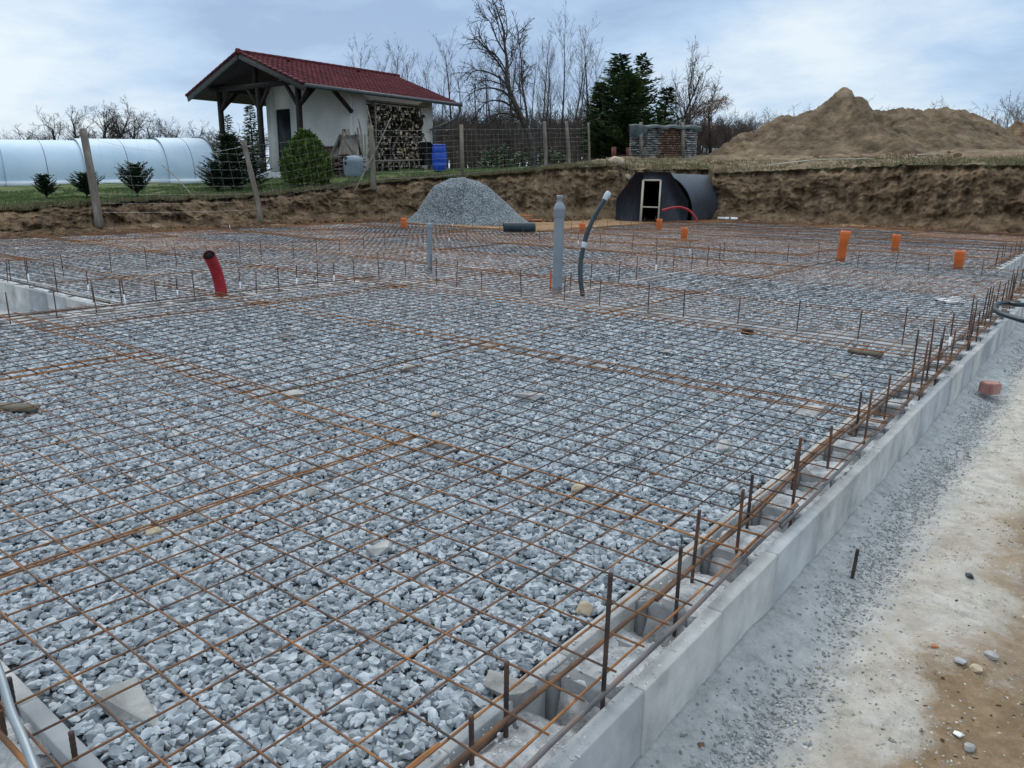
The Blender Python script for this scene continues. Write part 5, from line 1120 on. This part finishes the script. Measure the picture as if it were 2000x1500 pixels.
# ---------------- soil heaps ----------------
def heap(name,label,outl,dR,front,back,seed,mat_,foot_y=None,sp=None):
    xs=np.array([o_[0] for o_ in outl],float);ys=np.array([o_[1] for o_ in outl],float)
    nx=260;px_=np.linspace(xs[0],xs[-1],nx); rid=np.array([D(x,np.interp(x,xs,ys),dR) for x in px_]);g0=np.array([T(p[0],p[1]) for p in rid])
    H=np.maximum(rid[:,2]-g0,0.02)
    fwd=np.array([-c_r[1],c_r[0],0]);fwd/=np.linalg.norm(fwd)
    ts=np.concatenate([np.linspace(-1.12,0,64),np.linspace(.06,1.1,24)]);V=np.zeros((nx,len(ts),3))
    for j,t in enumerate(ts):
        L_=front if t<0 else back
        q=rid[:,:2]+fwd[None,:2]*(t*L_*np.clip(H/3.0,.25,1.15))[:,None]
        f_=np.clip(1-abs(t),0,1); pf=f_**1.12*(1-.10*math.sin(min(1,abs(t))*math.pi)); 
        gz=np.array([T(a,b) for a,b in q]); z=gz+H*pf-(.15 if abs(t)>1 else 0)
        env=min(1,abs(t)*4)*f_**.4
        cl_=.10*np.maximum(0,fbm(q[:,0]*1.1,q[:,1]*1.1,z*1.1,3,seed+31))+.09*np.abs(fbm(q[:,0]*3.1,q[:,1]*3.1,0,3,seed+33));gul=cl_+fbm(q[:,0]*.55,q[:,1]*.35,seed,4,seed)*.42+fbm(q[:,0]*1.9,q[:,1]*1.9,0,4,seed+4)*.20-.22*np.maximum(0,fbm(q[:,0]*2.6,q[:,1]*2.6,3,3,seed+6)-.2)
        z=z+env*gul*np.clip(H/3,.2,1)+.05*fbm(q[:,0]*5,q[:,1]*5,0,2,seed+9)*env+.06*fbm(px_*.16,0*px_,0,4,seed+2)*f_*np.where(np.abs(px_-1647)<14,.2,1)
        V[:,j,0]=q[:,0];V[:,j,1]=q[:,1];V[:,j,2]=z
    w=MB();w.grid(V[:, ::-1] if False else V);o=w.obj(name,mat_,loc=rid[nx//2],smooth=True);tag(o,label,'soil heap')
    a_=o.data.attributes.new('pale','FLOAT','POINT');u=np.linspace(0,1,nx)[:,None];tt=1-np.abs(ts)[None]
    pv_=np.clip(.95*np.exp(-((u-.42)/.05)**2)*np.clip(tt*1.6-.75,0,1)+.75*np.exp(-((u-.12)/.10)**2)+.7*np.exp(-((u-.80)/.10)**2)*np.clip(tt*1.5,0,1),0,1);a_.data.foreach_set('value',pv_.astype(np.float32).ravel());return o
add_layer(M_sand,'pale',[(.15,.10,.062),(.25,.18,.115),(.34,.26,.17)],[.3,.5,.7],1.6)
out1=[(1366,313),(1408,286),(1444,260),(1473,256),(1506,234),(1527,224),(1538,224),(1551,228),(1577,217),(1603,207),(1626,187),(1640,174),(1647,169),(1655,171),(1664,178),(1670,189),(1688,192),(1704,212),(1724,217),(1750,210),(1779,212),(1805,213),(1837,210),(1883,215),(1915,228),(1951,243),(1990,268),(2030,290)]
heap('soil_heap','big brown excavated soil heap with one sharp peak above the right bank',out1,42,7.5,6,201,M_sand)
out2=[(1925,285),(1950,262),(1984,238),(2030,232),(2100,236),(2200,262),(2260,290)]
heap('soil_heap','lower darker soil heap cut off by the right edge of the picture',out2,49,5,5,333,M_soil)
# pointed clod on the slope and turf clods
for k in range(34):
    x=random.uniform(1480,1960);y=random.uniform(255,300) if k<20 else random.uniform(304,318);d=38.5 if k<20 else 30
    if k>=20:
        q=onT(x,random.uniform(28.5,34));
        chunk('clod','brown soil clod on the ground before the soil heap, %s of the scatter'%nth(k-19),'clod',(q[0],q[1],q[2]+.03),random.uniform(.08,.22),random.uniform(.08,.2),random.uniform(.05,.11),M_soil,700+k,'soil clods near the heap',None,round_=True,n=22)
# ---------------- vegetation ----------------
def grow(w,p,d,L,r,lev,rg,P):
    """one branch: wandering tapered tube with side branches"""
    n=P['seg'][lev];pts=[np.array(p,float)];d=np.array(d,float);d/=np.linalg.norm(d);dirs=[d]
    for i in range(n):
        d=d+rg.normal(size=3)*P['wig'][lev]+np.array([0,0,P['up'][lev]]);d/=np.linalg.norm(d);pts.append(pts[-1]+d*L/n);dirs.append(d)
    rr=np.linspace(r,max(r*P['tip'][lev],P['rmin']),n+1);w.tube(pts,rr,P['sides'][lev],cap=False)
    if lev+1<len(P['num']):
        k=P['num'][lev+1]; k=int(k*rg.uniform(.75,1.25)+.5)
        for j in range(k):
            t=rg.uniform(P['start'][lev],1.0);i=min(int(t*n),n-1);u=t*n-i;q=pts[i]*(1-u)+pts[i+1]*u;dd=dirs[i+1]
            a=rg.uniform(0,2*math.pi);sp_=np.cross(dd,[math.cos(a),math.sin(a),.3]);sp_/=np.linalg.norm(sp_)+1e-9;an=P['ang'][lev]*rg.uniform(.7,1.25)
            nd=dd*math.cos(an)+sp_*math.sin(an);
            grow(w,q,nd,L*P['len'][lev]*rg.uniform(.55,1.15)*(1.15-.5*t),max(r*(1-t*(1-P['tip'][lev]))*P['rk'][lev],P['rmin']),lev+1,rg,P)
ROUND=dict(seg=[6,5,4,3],wig=[.10,.16,.2,.22],up=[.03,.05,.04,.03],tip=[.35,.3,.3,.5],rmin=.008,sides=[6,4,3,3],num=[1,9,7,6],start=[.28,.2,.15],ang=[.75,.7,.7],len=[.62,.5,.45],rk=[.55,.5,.5])
POP=dict(seg=[10,5,3,3],wig=[.035,.08,.12,.2],up=[.05,.14,.10,.05],tip=[.15,.25,.4,.5],rmin=.005,sides=[6,4,3,3],num=[1,24,6,3],start=[.25,.25,.2],ang=[.62,.55,.55],len=[.32,.42,.45],rk=[.32,.45,.5])
def mktree(seed,H,r,P,flat=0):
    rg=np.random.default_rng(seed);w=MB();grow(w,(0,0,-.2),(rg.normal()*.05,rg.normal()*.05,1),H*.8,r,0,rg,P);return w
def split_tree(name,label,loc,wt,wc,mt,mc,grp=None,cat='tree'):
    o=thing(name,label,cat,loc,grp); 
    if wt is not None: wt.obj('trunk',mt,o,smooth=True)
    q=wc.obj('crown',mc,o,smooth=False);return o
def mktree2(seed,H,r,P):
    """trunk and crown as two meshes"""
    rg=np.random.default_rng(seed);wt=MB();wc=MB();P0=dict(P);n=P['seg'][0];pts=[np.array([0,0,-.3])];d=np.array([rg.normal()*.04,rg.normal()*.04,1.]);dirs=[d]
    for i in range(n):
        d=d+rg.normal(size=3)*P['wig'][0]+np.array([0,0,P['up'][0]]);d/=np.linalg.norm(d);pts.append(pts[-1]+d*H*.85/n);dirs.append(d)
    wt.tube(pts,np.linspace(r,r*P['tip'][0],n+1),7,cap=False)
    for j in range(P['num'][1]):
        t=rg.uniform(P['start'][0],1.0);i=min(int(t*n),n-1);u=t*n-i;q=pts[i]*(1-u)+pts[i+1]*u;dd=dirs[i+1];a=rg.uniform(0,6.28);sp_=np.cross(dd,[math.cos(a),math.sin(a),.2]);sp_/=np.linalg.norm(sp_);an=P['ang'][0]*rg.uniform(.7,1.25);nd=dd*math.cos(an)+sp_*math.sin(an)
        grow(wc,q,nd,H*.85*P['len'][0]*rg.uniform(.6,1.15)*(1.15-.5*t),r*(1-t*(1-P['tip'][0]))*P['rk'][0],1,rg,P)
    return wt,wc
# the big leaning bare tree
dT=31.5;w=MB();wc=MB()
trk=[(1043,334),(1042,305),(1036,272),(1022,238),(1008,208),(996,178),(990,150),(990,118),(986,92),(984,62),(976,35),(968,12),(960,-5)]
Q=np.array([D(x,y,dT) for x,y in trk]);Q[0][2]-=.3;SPt=smooth_path(Q,5);w.tube(SPt,np.interp(np.linspace(0,1,len(SPt)),[0,.3,.6,1],[.165,.12,.06,.010]),9)
rg=np.random.default_rng(77);TW=dict(seg=[5,5,4,3],wig=[.1,.13,.2,.22],up=[.0,-.01,.03,.0],tip=[.3,.25,.35,.5],rmin=.007,sides=[5,4,3,3],num=[1,13,6,3],start=[.1,.15,.15],ang=[.65,.6,.6],len=[.32,.38,.45],rk=[.45,.5,.5])
limbs=[([(1022,238),(1000,224),(975,222),(950,233),(930,248)],.055,-.3),([(1014,226),(990,202),(965,196),(945,204),(925,232)],.05,.5),([(1004,200),(985,180),(960,172),(935,175),(915,186)],.055,-.6),([(993,170),(975,152),(950,140),(930,138),(914,146)],.05,.4),([(990,150),(975,125),(955,100),(940,85),(925,72)],.05,-.4),([(988,138),(972,112),(955,98),(935,72),(923,78)],.04,.6),([(990,110),(972,80),(962,55),(955,40),(944,33)],.04,.2),([(986,88),(975,55),(968,30),(962,5)],.03,-.2),([(990,135),(1000,120),(1000,100),(1008,96)],.035,.4),([(1030,262),(1029,225),(1024,190),(1020,165),(1018,120),(1014,80),(1012,60)],.06,.7),([(1022,190),(1014,168),(1018,150),(1024,165)],.03,.5),([(1018,150),(1028,135),(1034,128)],.02,-.3),([(985,92),(990,60),(987,25),(978,15)],.025,.3),([(996,178),(980,165),(950,157),(925,168)],.04,1.),([(1012,215),(1002,232),(985,240),(955,238)],.035,-1.)]
for pts,r0,dz_ in limbs:
    k=len(pts);Q=np.array([D(x,y,dT+dz_*2.0*i/(k-1)) for i,(x,y) in enumerate(pts)]);S_=smooth_path(Q,4);wc.tube(S_,np.linspace(r0,.012,len(S_)),6,cap=False)
    L_=np.linalg.norm(np.diff(S_,axis=0),axis=1).sum()
    for j in range(int(L_*7)):
        i=rg.integers(2,len(S_)-1);dd=S_[i]-S_[i-1];dd/=np.linalg.norm(dd);sp_=np.cross(dd,rg.normal(size=3));sp_/=np.linalg.norm(sp_);nd=dd*.75+sp_*.65;grow(wc,S_[i],nd,rg.uniform(.45,1.0),.016,2,rg,dict(TW,num=[1,1,1,7]))
o=thing('bare_tree','big bare fruit tree with a leaning curved trunk and drooping limbs on the bank rim','tree',tuple(SPt[0]));childmesh(w,'trunk',M_bark,o);childmesh(wc,'crown',M_bark,o,False)
# slender bare trees behind the cottage roof and right of the leaning tree
PV=[mktree2(200+i,11.0,.12,POP) for i in range(4)];PM=[(a.mesh('poplar_trunk',M_bark2,True),b.mesh('poplar_crown',M_bark2)) for a,b in PV]
def place(k,meshes,name,label,x,ytop,d,rz,grp,H0,wsc=1.,cat='tree',yb=None):
    q=onT(x,d);top=D(x,ytop,d);h=top[2]-q[2];s=h/H0;o=thing(name,label,cat,tuple(q),grp,rz);o.scale=(s*wsc,s*wsc,s)
    link('trunk',meshes[k][0],o);link('crown',meshes[k][1],o);return o
GPP='slender bare trees standing behind the cottage and the fence'
for k,(x,yt,d,lab,ws) in enumerate([(724,88,62,'bare tree rising behind the middle of the red roof, leftmost of its row',1.1),(772,84,64,'bare tree behind the roof ridge end, second of its row',1.),(806,92,62,'bare tree just above the lower roof slope',1.),(838,112,60,'shorter bare tree behind the roof corner',1.1),(884,78,60,'bare tree right of the roof corner with two stems',1.2),(950,120,66,'bare tree seen through the limbs of the leaning tree',1.),(1052,52,52,'slender bare tree standing right of the leaning tree',.8),(1076,95,53,'thin leaning bare tree between the two tallest slender ones',.7),(1094,34,52,'tallest slender bare tree, midway between the leaning tree and the spruces',.9),(1146,50,51,'forked slender bare tree close to the spruces',1.0),(985,70,70,'pale bare tree far behind the leaning tree',.8),(1018,60,66,'bare tree directly behind the leaning trunk',.7)]):
    place(k%4,PM,'slender_tree',lab,x,yt,d,k*1.3,GPP,10.6,ws)
for k in range(16):
    x=[705,742,788,822,862,905,930,968,1002,1035,1066,1110,1128,1162,1180,985][k];yt=[120,110,118,128,125,130,110,120,105,110,95,90,80,95,120,140][k]
    place((k*3+1)%4,PM,'slender_tree','thin bare tree in the second row of slender trees, %s from the left'%nth(sorted([705,742,788,822,862,905,930,968,1002,1035,1066,1110,1128,1162,1180,985]).index(x)+1),x,yt,72+(k*5)%9,k*2.3,GPP,10.6,.9+.1*(k%3))
# round-crowned distant trees left
RV=[mktree2(300+i,7.0,.16,dict(ROUND,num=[1,12,8,6])) for i in range(4)];RM=[(a.mesh('oak_trunk',M_bark2,True),b.mesh('oak_crown',M_bark2)) for a,b in RV]
GR='bare round-crowned trees in the distance on the left'
for k,(x,yt,d,ws) in enumerate([(20,262,110,1.3),(52,247,105,1.4),(90,262,100,1.2),(125,225,82,1.1),(152,215,84,1.2),(178,207,80,1.2),(205,206,80,1.3),(235,208,82,1.3),(262,220,82,1.2),(285,226,86,1.1),(312,222,80,1.0),(338,240,84,1.1),(352,238,80,1.),(376,240,84,1.1),(400,250,90,1.2),(425,262,90,1.1),(480,262,95,1.2),(145,245,90,1.4),(220,240,90,1.4),(300,250,90,1.4)]):
    place(k%4,RM,'distant_tree','bare round-crowned tree beyond the pool enclosure, %s from the left'%nth(k+1),x,yt,d,k*2.1,GR,7.2,ws)
# right side: tall bare tree and willow behind the covered wood stack
wt,wc=mktree2(411,7.,.11,dict(ROUND,num=[1,13,8,7],up=[.05,.10,.06,.03],ang=[.6,.55,.6],start=[.2,.2,.1]));m2=[(wt.mesh('tree_trunk',M_bark2,True),wc.mesh('tree_crown',M_bark2))]
place(0,m2,'bare_tree','broad bare tree with upright fine twigs right of the spruces',1308,100,46,.5,None,7.3,.95)
place(0,m2,'bare_tree','shorter spreading bare tree between the broad one and the reddish one',1345,122,50,2.6,None,7.3,1.)
wt,wc=mktree2(412,4.6,.10,dict(ROUND,num=[1,14,10,8],up=[.05,.02,-.05,-.12],len=[.55,.55,.6]));m3=[(wt.mesh('willow_trunk',M_bark2,True),wc.mesh('willow_crown',M_bark3))]
place(0,m3,'bare_willow','low reddish-brown twiggy tree behind the covered wood stack',1385,178,50,.3,None,4.8,1.5)
place(2,RM,'bare_shrub_tree','small dark bare tree left of the soil heap',1425,225,55,1.,None,7.2,1.3);place(3,RM,'bare_shrub_tree','dark bare tree peeping over the left shoulder of the soil heap',1478,226,75,1.,None,7.2,1.6)
place(1,RM,'orchard_tree','low gnarled fruit tree with a pale trunk behind the netting',1010,288,40,1.,None,7.2,1.6);place(0,RM,'orchard_tree','small dark fruit tree leaning left of the spruces',1128,215,42,4.,None,7.2,.8)
# woodland belt
def merged(list_,name,label,m,cat):
    V=[];F=[];n=0
    w=MB()
    for me_w,pos,s,ws,rz in list_:
        Vv=np.concatenate(me_w.v);c,s_=math.cos(rz),math.sin(rz);P2=np.stack([(Vv[:,0]*c-Vv[:,1]*s_)*s*ws+pos[0],(Vv[:,0]*s_+Vv[:,1]*c)*s*ws+pos[1],Vv[:,2]*s+pos[2]],1);w.v.append(P2);Fa=[[i+w.n for i in f] for f in me_w.f];w.f+=Fa;w.mi+=[0]*len(Fa);w.n+=len(P2)
    return struct(w.obj(name,m),'stuff',label,cat)
WV=[mktree(500+i,7.0,.11,dict(ROUND,num=[1,9,6,4],up=[.04,.10,.05,.02],ang=[.55,.6,.6],start=[.15,.2,.2])) for i in range(5)]
rg=np.random.default_rng(3);LI=[]
for k in range(430):
    x=rg.uniform(640,1460);d=rg.uniform(50,78); yt=np.interp(x,[640,850,950,1050,1150,1250,1460],[240,226,232,222,226,240,236])+rg.uniform(-6,30); q=onT(x,d);top=D(x,yt,d);s=(top[2]-q[2])/6.2;LI.append((WV[k%5],q,s,rg.uniform(.9,1.3),rg.uniform(0,6.28)))
for k in range(260):
    x=rg.uniform(600,1480);d=rg.uniform(80,105);q=onT(x,d);s=rg.uniform(.8,1.15)*(D(x,250,d)[2]-q[2])/6.2;LI.append((WV[k%5],q,s,rg.uniform(1.2,1.9),rg.uniform(0,6.28)))
for k in range(230):
    x=rg.uniform(640,1440);d=rg.uniform(46,60);q=onT(x,d);s=rg.uniform(.16,.34);LI.append((WV[k%5],q,s,rg.uniform(1.3,2.2),rg.uniform(0,6.28)))
merged(LI,'woodland','dense grey-brown belt of bare trees behind the cottage and the covered wood stack',M_bark2,'woodland')
LI=[]
for k in range(60):
    x=rg.uniform(1400,2150);d=rg.uniform(120,150);yt=np.interp(x,[1400,1500,1850,1920,2150],[228,232,215,203,205])+rg.uniform(-3,18);q=onT(x,d);top=D(x,yt,d);s=(top[2]-q[2])/6.2;LI.append((WV[k%5],q,s,rg.uniform(.9,1.3),rg.uniform(0,6.28)))
for k in range(50):
    x=rg.uniform(-150,520);d=rg.uniform(110,150);yt=rg.uniform(255,280);q=onT(x,d);top=D(x,yt,d);s=(top[2]-q[2])/6.2;LI.append((WV[k%5],q,s,rg.uniform(1.,1.6),rg.uniform(0,6.28)))
merged(LI,'far_woodland','hazy line of bare trees on the horizon behind the soil heap and the pool enclosure',mat('far_twigs',[(.16,.155,.155),(.24,.235,.23)],scale=1,rough=1),'woodland')
# conifers
def conifer(seed,H,R,r,dens=1.,clump=.24,droop=-.15,taper=1.0,skip=.0,upsweep=0.,w0=None,zstart=.04):
    rg=np.random.default_rng(seed);wt=MB();wc=MB();wt.tube([(0,0,-.2),(0,0,H*.5),(0,0,H)],[r,r*.55,.01],7)
    nb=int(H*17*dens); V=[];
    for i in range(nb):
        t=zstart+(1-zstart)*(i+.5)/nb;a=i*2.399+rg.uniform(-.4,.4)
        if rg.random()<skip: continue
        L_=R*((1-t)**taper*.93+.05)*rg.uniform(.6,1.2);z0=H*t;ns=max(3,int(L_/(clump*.28)))
        dirv=np.array([math.cos(a),math.sin(a)]);
        el=lambda s:z0+(upsweep*s*L_)+droop*L_*s*(1-.0*s)+.18*L_*s*s
        wt.tube([(0,0,z0),(dirv[0]*L_*.5,dirv[1]*L_*.5,el(.5)),(dirv[0]*L_,dirv[1]*L_,el(1))],[.018,.01,.004],3,cap=False)
        for s in np.linspace(.15,1.,ns):
            c=np.array([dirv[0]*L_*s,dirv[1]*L_*s,el(s)])
            for q in range(4):
                yaw=a+rg.choice([-1,1])*rg.uniform(.3,1.2);ln=clump*rg.uniform(.6,1.2)*(1.15-.5*s);wd=ln*.20;u=np.array([math.cos(yaw),math.sin(yaw),rg.uniform(-.35,.30)+upsweep*.5]);u/=np.linalg.norm(u);sd=np.cross(u,[rg.uniform(-.5,.5),rg.uniform(-.5,.5),1]);sd/=np.linalg.norm(sd)
                V+= [c-sd*wd*.4,c+u*ln*.5-sd*wd,c+u*ln,c+u*ln*.5+sd*wd]
    # leader tip
    for q in range(10):
        c=np.array([0,0,H*(.9+.1*q/10)]);yaw=rg.uniform(0,6.28);u=np.array([math.cos(yaw)*.6,math.sin(yaw)*.6,.7]);sd=np.cross(u,[0,0,1]);sd/=np.linalg.norm(sd);V+=[c,c+u*clump*.3-sd*.02,c+u*clump*.6,c+u*clump*.3+sd*.02]
    V=np.array(V);n=len(V)//4;wc.add(V,np.arange(n*4).reshape(n,4).tolist());return wt,wc
def put_con(name,label,x,yt,d,seed,R,grp=None,m=M_needle,clump=.28,r=.12,yb=None,cat='spruce',**kw):
    q=onT(x,d) if yb is None else D(x,yb,d);top=D(x,yt,d);H=top[2]-q[2];wt,wc=conifer(seed,H,R,r,clump=clump,**kw);o=thing(name,label,cat,tuple(q),grp);wt.obj('trunk',M_bark,o);wc.obj('crown',m,o);return o
GS='dark spruces right of the slender bare trees'
put_con('spruce','tall dark spruce on the left of the spruce group',1200,118,43,1,2.1,GS,dens=1.7,clump=.48,taper=.55,upsweep=.3,skip=.12)
put_con('spruce','tall spruce on the right of the spruce group, partly thinned',1243,120,44,2,1.8,GS,dens=1.7,clump=.45,taper=.6,upsweep=.3,skip=.3)
put_con('spruce','broad lower spruce in front of the spruce group',1222,152,42,3,2.3,GS,dens=1.7,clump=.50,taper=.42,upsweep=.4,skip=.1)
put_con('spruce','small spruce at the left foot of the spruce group',1166,170,44,4,1.5,GS,dens=2.,clump=.42,taper=.6,upsweep=.35)
put_con('spruce','short dark spruce behind the left end of the covered wood stack',1292,178,44,5,1.2,GS,dens=1.7,clump=.42,taper=.6,upsweep=.3,skip=.2)
put_con('spruce','pointed dark spruce seen through the porch, left one',452,228,60,6,1.6,None,dens=.9,clump=.4,taper=.95,droop=-.2)
put_con('spruce','taller dark spruce seen between the porch posts',497,208,60,7,2.1,None,dens=.9,clump=.45,taper=.95,droop=-.2)
for k,(x,yt,d) in enumerate([(960,292,44),(985,286,45),(1020,292,44),(1068,290,45),(1180,280,43),(1095,296,46)]):
    put_con('young_spruce','low bushy young spruce in the wood edge behind the netting, %s from the left'%nth([1,2,3,4,6,5][k]),x,yt,d,20+k,1.1,'young spruces along the wood edge',dens=.8,clump=.35,taper=.5,r=.05)
# fir bush by the porch, lawn firs
put_con('fir_bush','dark spreading fir bush hiding the left porch post',455,266,24.3,31,.95,None,m=M_needle2,clump=.17,r=.05,yb=372,cat='bush',dens=5.,taper=.42,upsweep=.42)
put_con('fir_bush','ragged low fir on the left of the dark fir bush',425,318,23.6,32,.72,None,m=M_needle2,clump=.16,r=.04,yb=374,cat='bush',dens=4,taper=.6,upsweep=.5)
put_con('fir_bush','thin greyish fir right of the dark fir bush, in front of the porch',500,285,24.6,33,.55,None,m=M_needle2,clump=.15,r=.04,yb=366,cat='bush',dens=2.5,taper=.5,upsweep=.3,skip=.3)
for k,(x,yt,yb,d,R,lab) in enumerate([(91,344,386,20.2,.36,'small round dark fir on the lawn, leftmost of three'),(170,342,384,20.6,.50,'small dark fir half hidden by the thick leaning post'),(268,324,380,21.2,.62,'small spiky fir on the lawn before the pool enclosure, rightmost of three')]):
    put_con('lawn_fir',lab,x,yt,d,40+k,R,'three small firs on the lawn',m=M_needle2,clump=.13,r=.025,yb=yb,cat='fir',dens=5,taper=.55,upsweep=.75)
# thuja globe
q=D(601,359,25.2);top=D(601,262,25.2);H=top[2]-q[2];rg=np.random.default_rng(5);n=15000
th=rg.uniform(0,2*math.pi,n);v=rg.uniform(0,1,n);R0=.76*np.interp(v,[0,.12,.35,.6,.8,.93,1],[.82,.95,1,.88,.60,.30,.05])*(1+.13*vn(np.cos(th)*3,np.sin(th)*3,v*6,8)+.13*vn(np.cos(th)*7,np.sin(th)*7,v*12,9)+.10*rg.normal(size=n)*.6);rad=R0*(1-.32*rg.random(n)**1.6)
c=np.stack([np.cos(th)*rad,np.sin(th)*rad,v*H*(1+.02*rg.normal(size=n))],1);u=np.stack([np.cos(th)*.45,np.sin(th)*.45,.9+0*th],1)+rg.normal(size=(n,3))*.42;u/=np.linalg.norm(u,axis=1)[:,None];sd=np.cross(u,rg.normal(size=(n,3)));sd/=np.linalg.norm(sd,axis=1)[:,None];ln=rg.uniform(.05,.11,n)[:,None]*np.where(rg.random(n)<.06,2.2,1)[:,None]
V=np.stack([c-sd*.012,c+u*ln*.5-sd*ln*.22,c+u*ln,c+u*ln*.5+sd*ln*.22],1).reshape(-1,3);wc=MB();wc.add(V,np.arange(n*4).reshape(n,4).tolist());wt=MB();wt.tube([(0,0,-.1),(0,0,H*.8)],[.05,.02],6)
o=thing('thuja_bush','bright yellow-green egg-shaped thuja bush in front of the cottage porch','bush',tuple(q));wt.obj('trunk',M_bark,o);wc.obj('crown',M_thuja,o)
# ---------------- grass ----------------
def tufts(n,az0,az1,r0,r1,hmin,hmax,m,name,label,per=3,lean=.35,turfmin=0.3,seed=1,w_=.006):
    rg=np.random.default_rng(seed);az=rg.uniform(az0,az1,n);off=r0+(r1-r0)*rg.random(n)**1.3
    rb=np.interp(az,AZ,rr0);rad=rb+off;tfv=np.interp(az,TA,TT);k=rg.random(n)<np.clip(tfv-turfmin+.2,0,1);az,off,rad,rb=az[k],off[k],rad[k],rb[k];n=len(az)
    x=CP[0]+np.sin(np.radians(az))*rad;y=CP[1]+np.cos(np.radians(az))*rad
    # height from the built field mesh
    z=np.empty(n);ia=np.clip(np.searchsorted(AZ,az),1,na-1)
    for i in range(n): z[i]=np.interp(off[i],rads,V2[ia[i],:,2])
    k=vn(x*1.3,y*1.3,0,77)+.5*vn(x*5,y*5,0,78)>-.45;x,y,z=x[k],y[k],z[k];n=len(x)
    V=[]
    for q in range(per):
        h=rg.uniform(hmin,hmax,n);a=rg.uniform(0,6.28,n);d=np.stack([np.cos(a),np.sin(a),0*a],1);s=np.stack([-np.sin(a),np.cos(a),0*a],1);b=np.stack([x,y,z-.01],1)+rg.normal(size=(n,3))*[.03,.03,0]
        V.append(np.stack([b-s*w_,b+s*w_,b+d*(lean*h*.5)[:,None]+s*w_*.7+np.stack([0*h,0*h,h*.6],1),b+d*(lean*h*1.3)[:,None]+np.stack([0*h,0*h,h],1)],1).reshape(-1,3))
    V=np.concatenate(V);k=len(V)//4;w=MB();w.add(V,np.arange(k*4).reshape(k,4).tolist());struct(w.obj(name,m),'stuff',label,'grass')
tufts(42000,-75,-33,0,9,.035,.085,M_grass,'grass','short green grass of the lawn above the left bank',seed=1,w_=.007)
tufts(6000,-75,-30,-.12,.7,.04,.14,M_dry,'dry_grass','dry pale grass fringing the rim of the left bank',seed=2,turfmin=0.,w_=.006)
tufts(8000,-36,0,-.12,5,.05,.16,M_dry,'dry_grass','dry tufts on the rim and ground above the right bank',seed=3,turfmin=-.05,w_=.007)
tufts(5000,-30,2,0,3.5,.04,.10,M_grass,'grass','thin green grass patches above the right bank',seed=4,turfmin=.0,w_=.007)
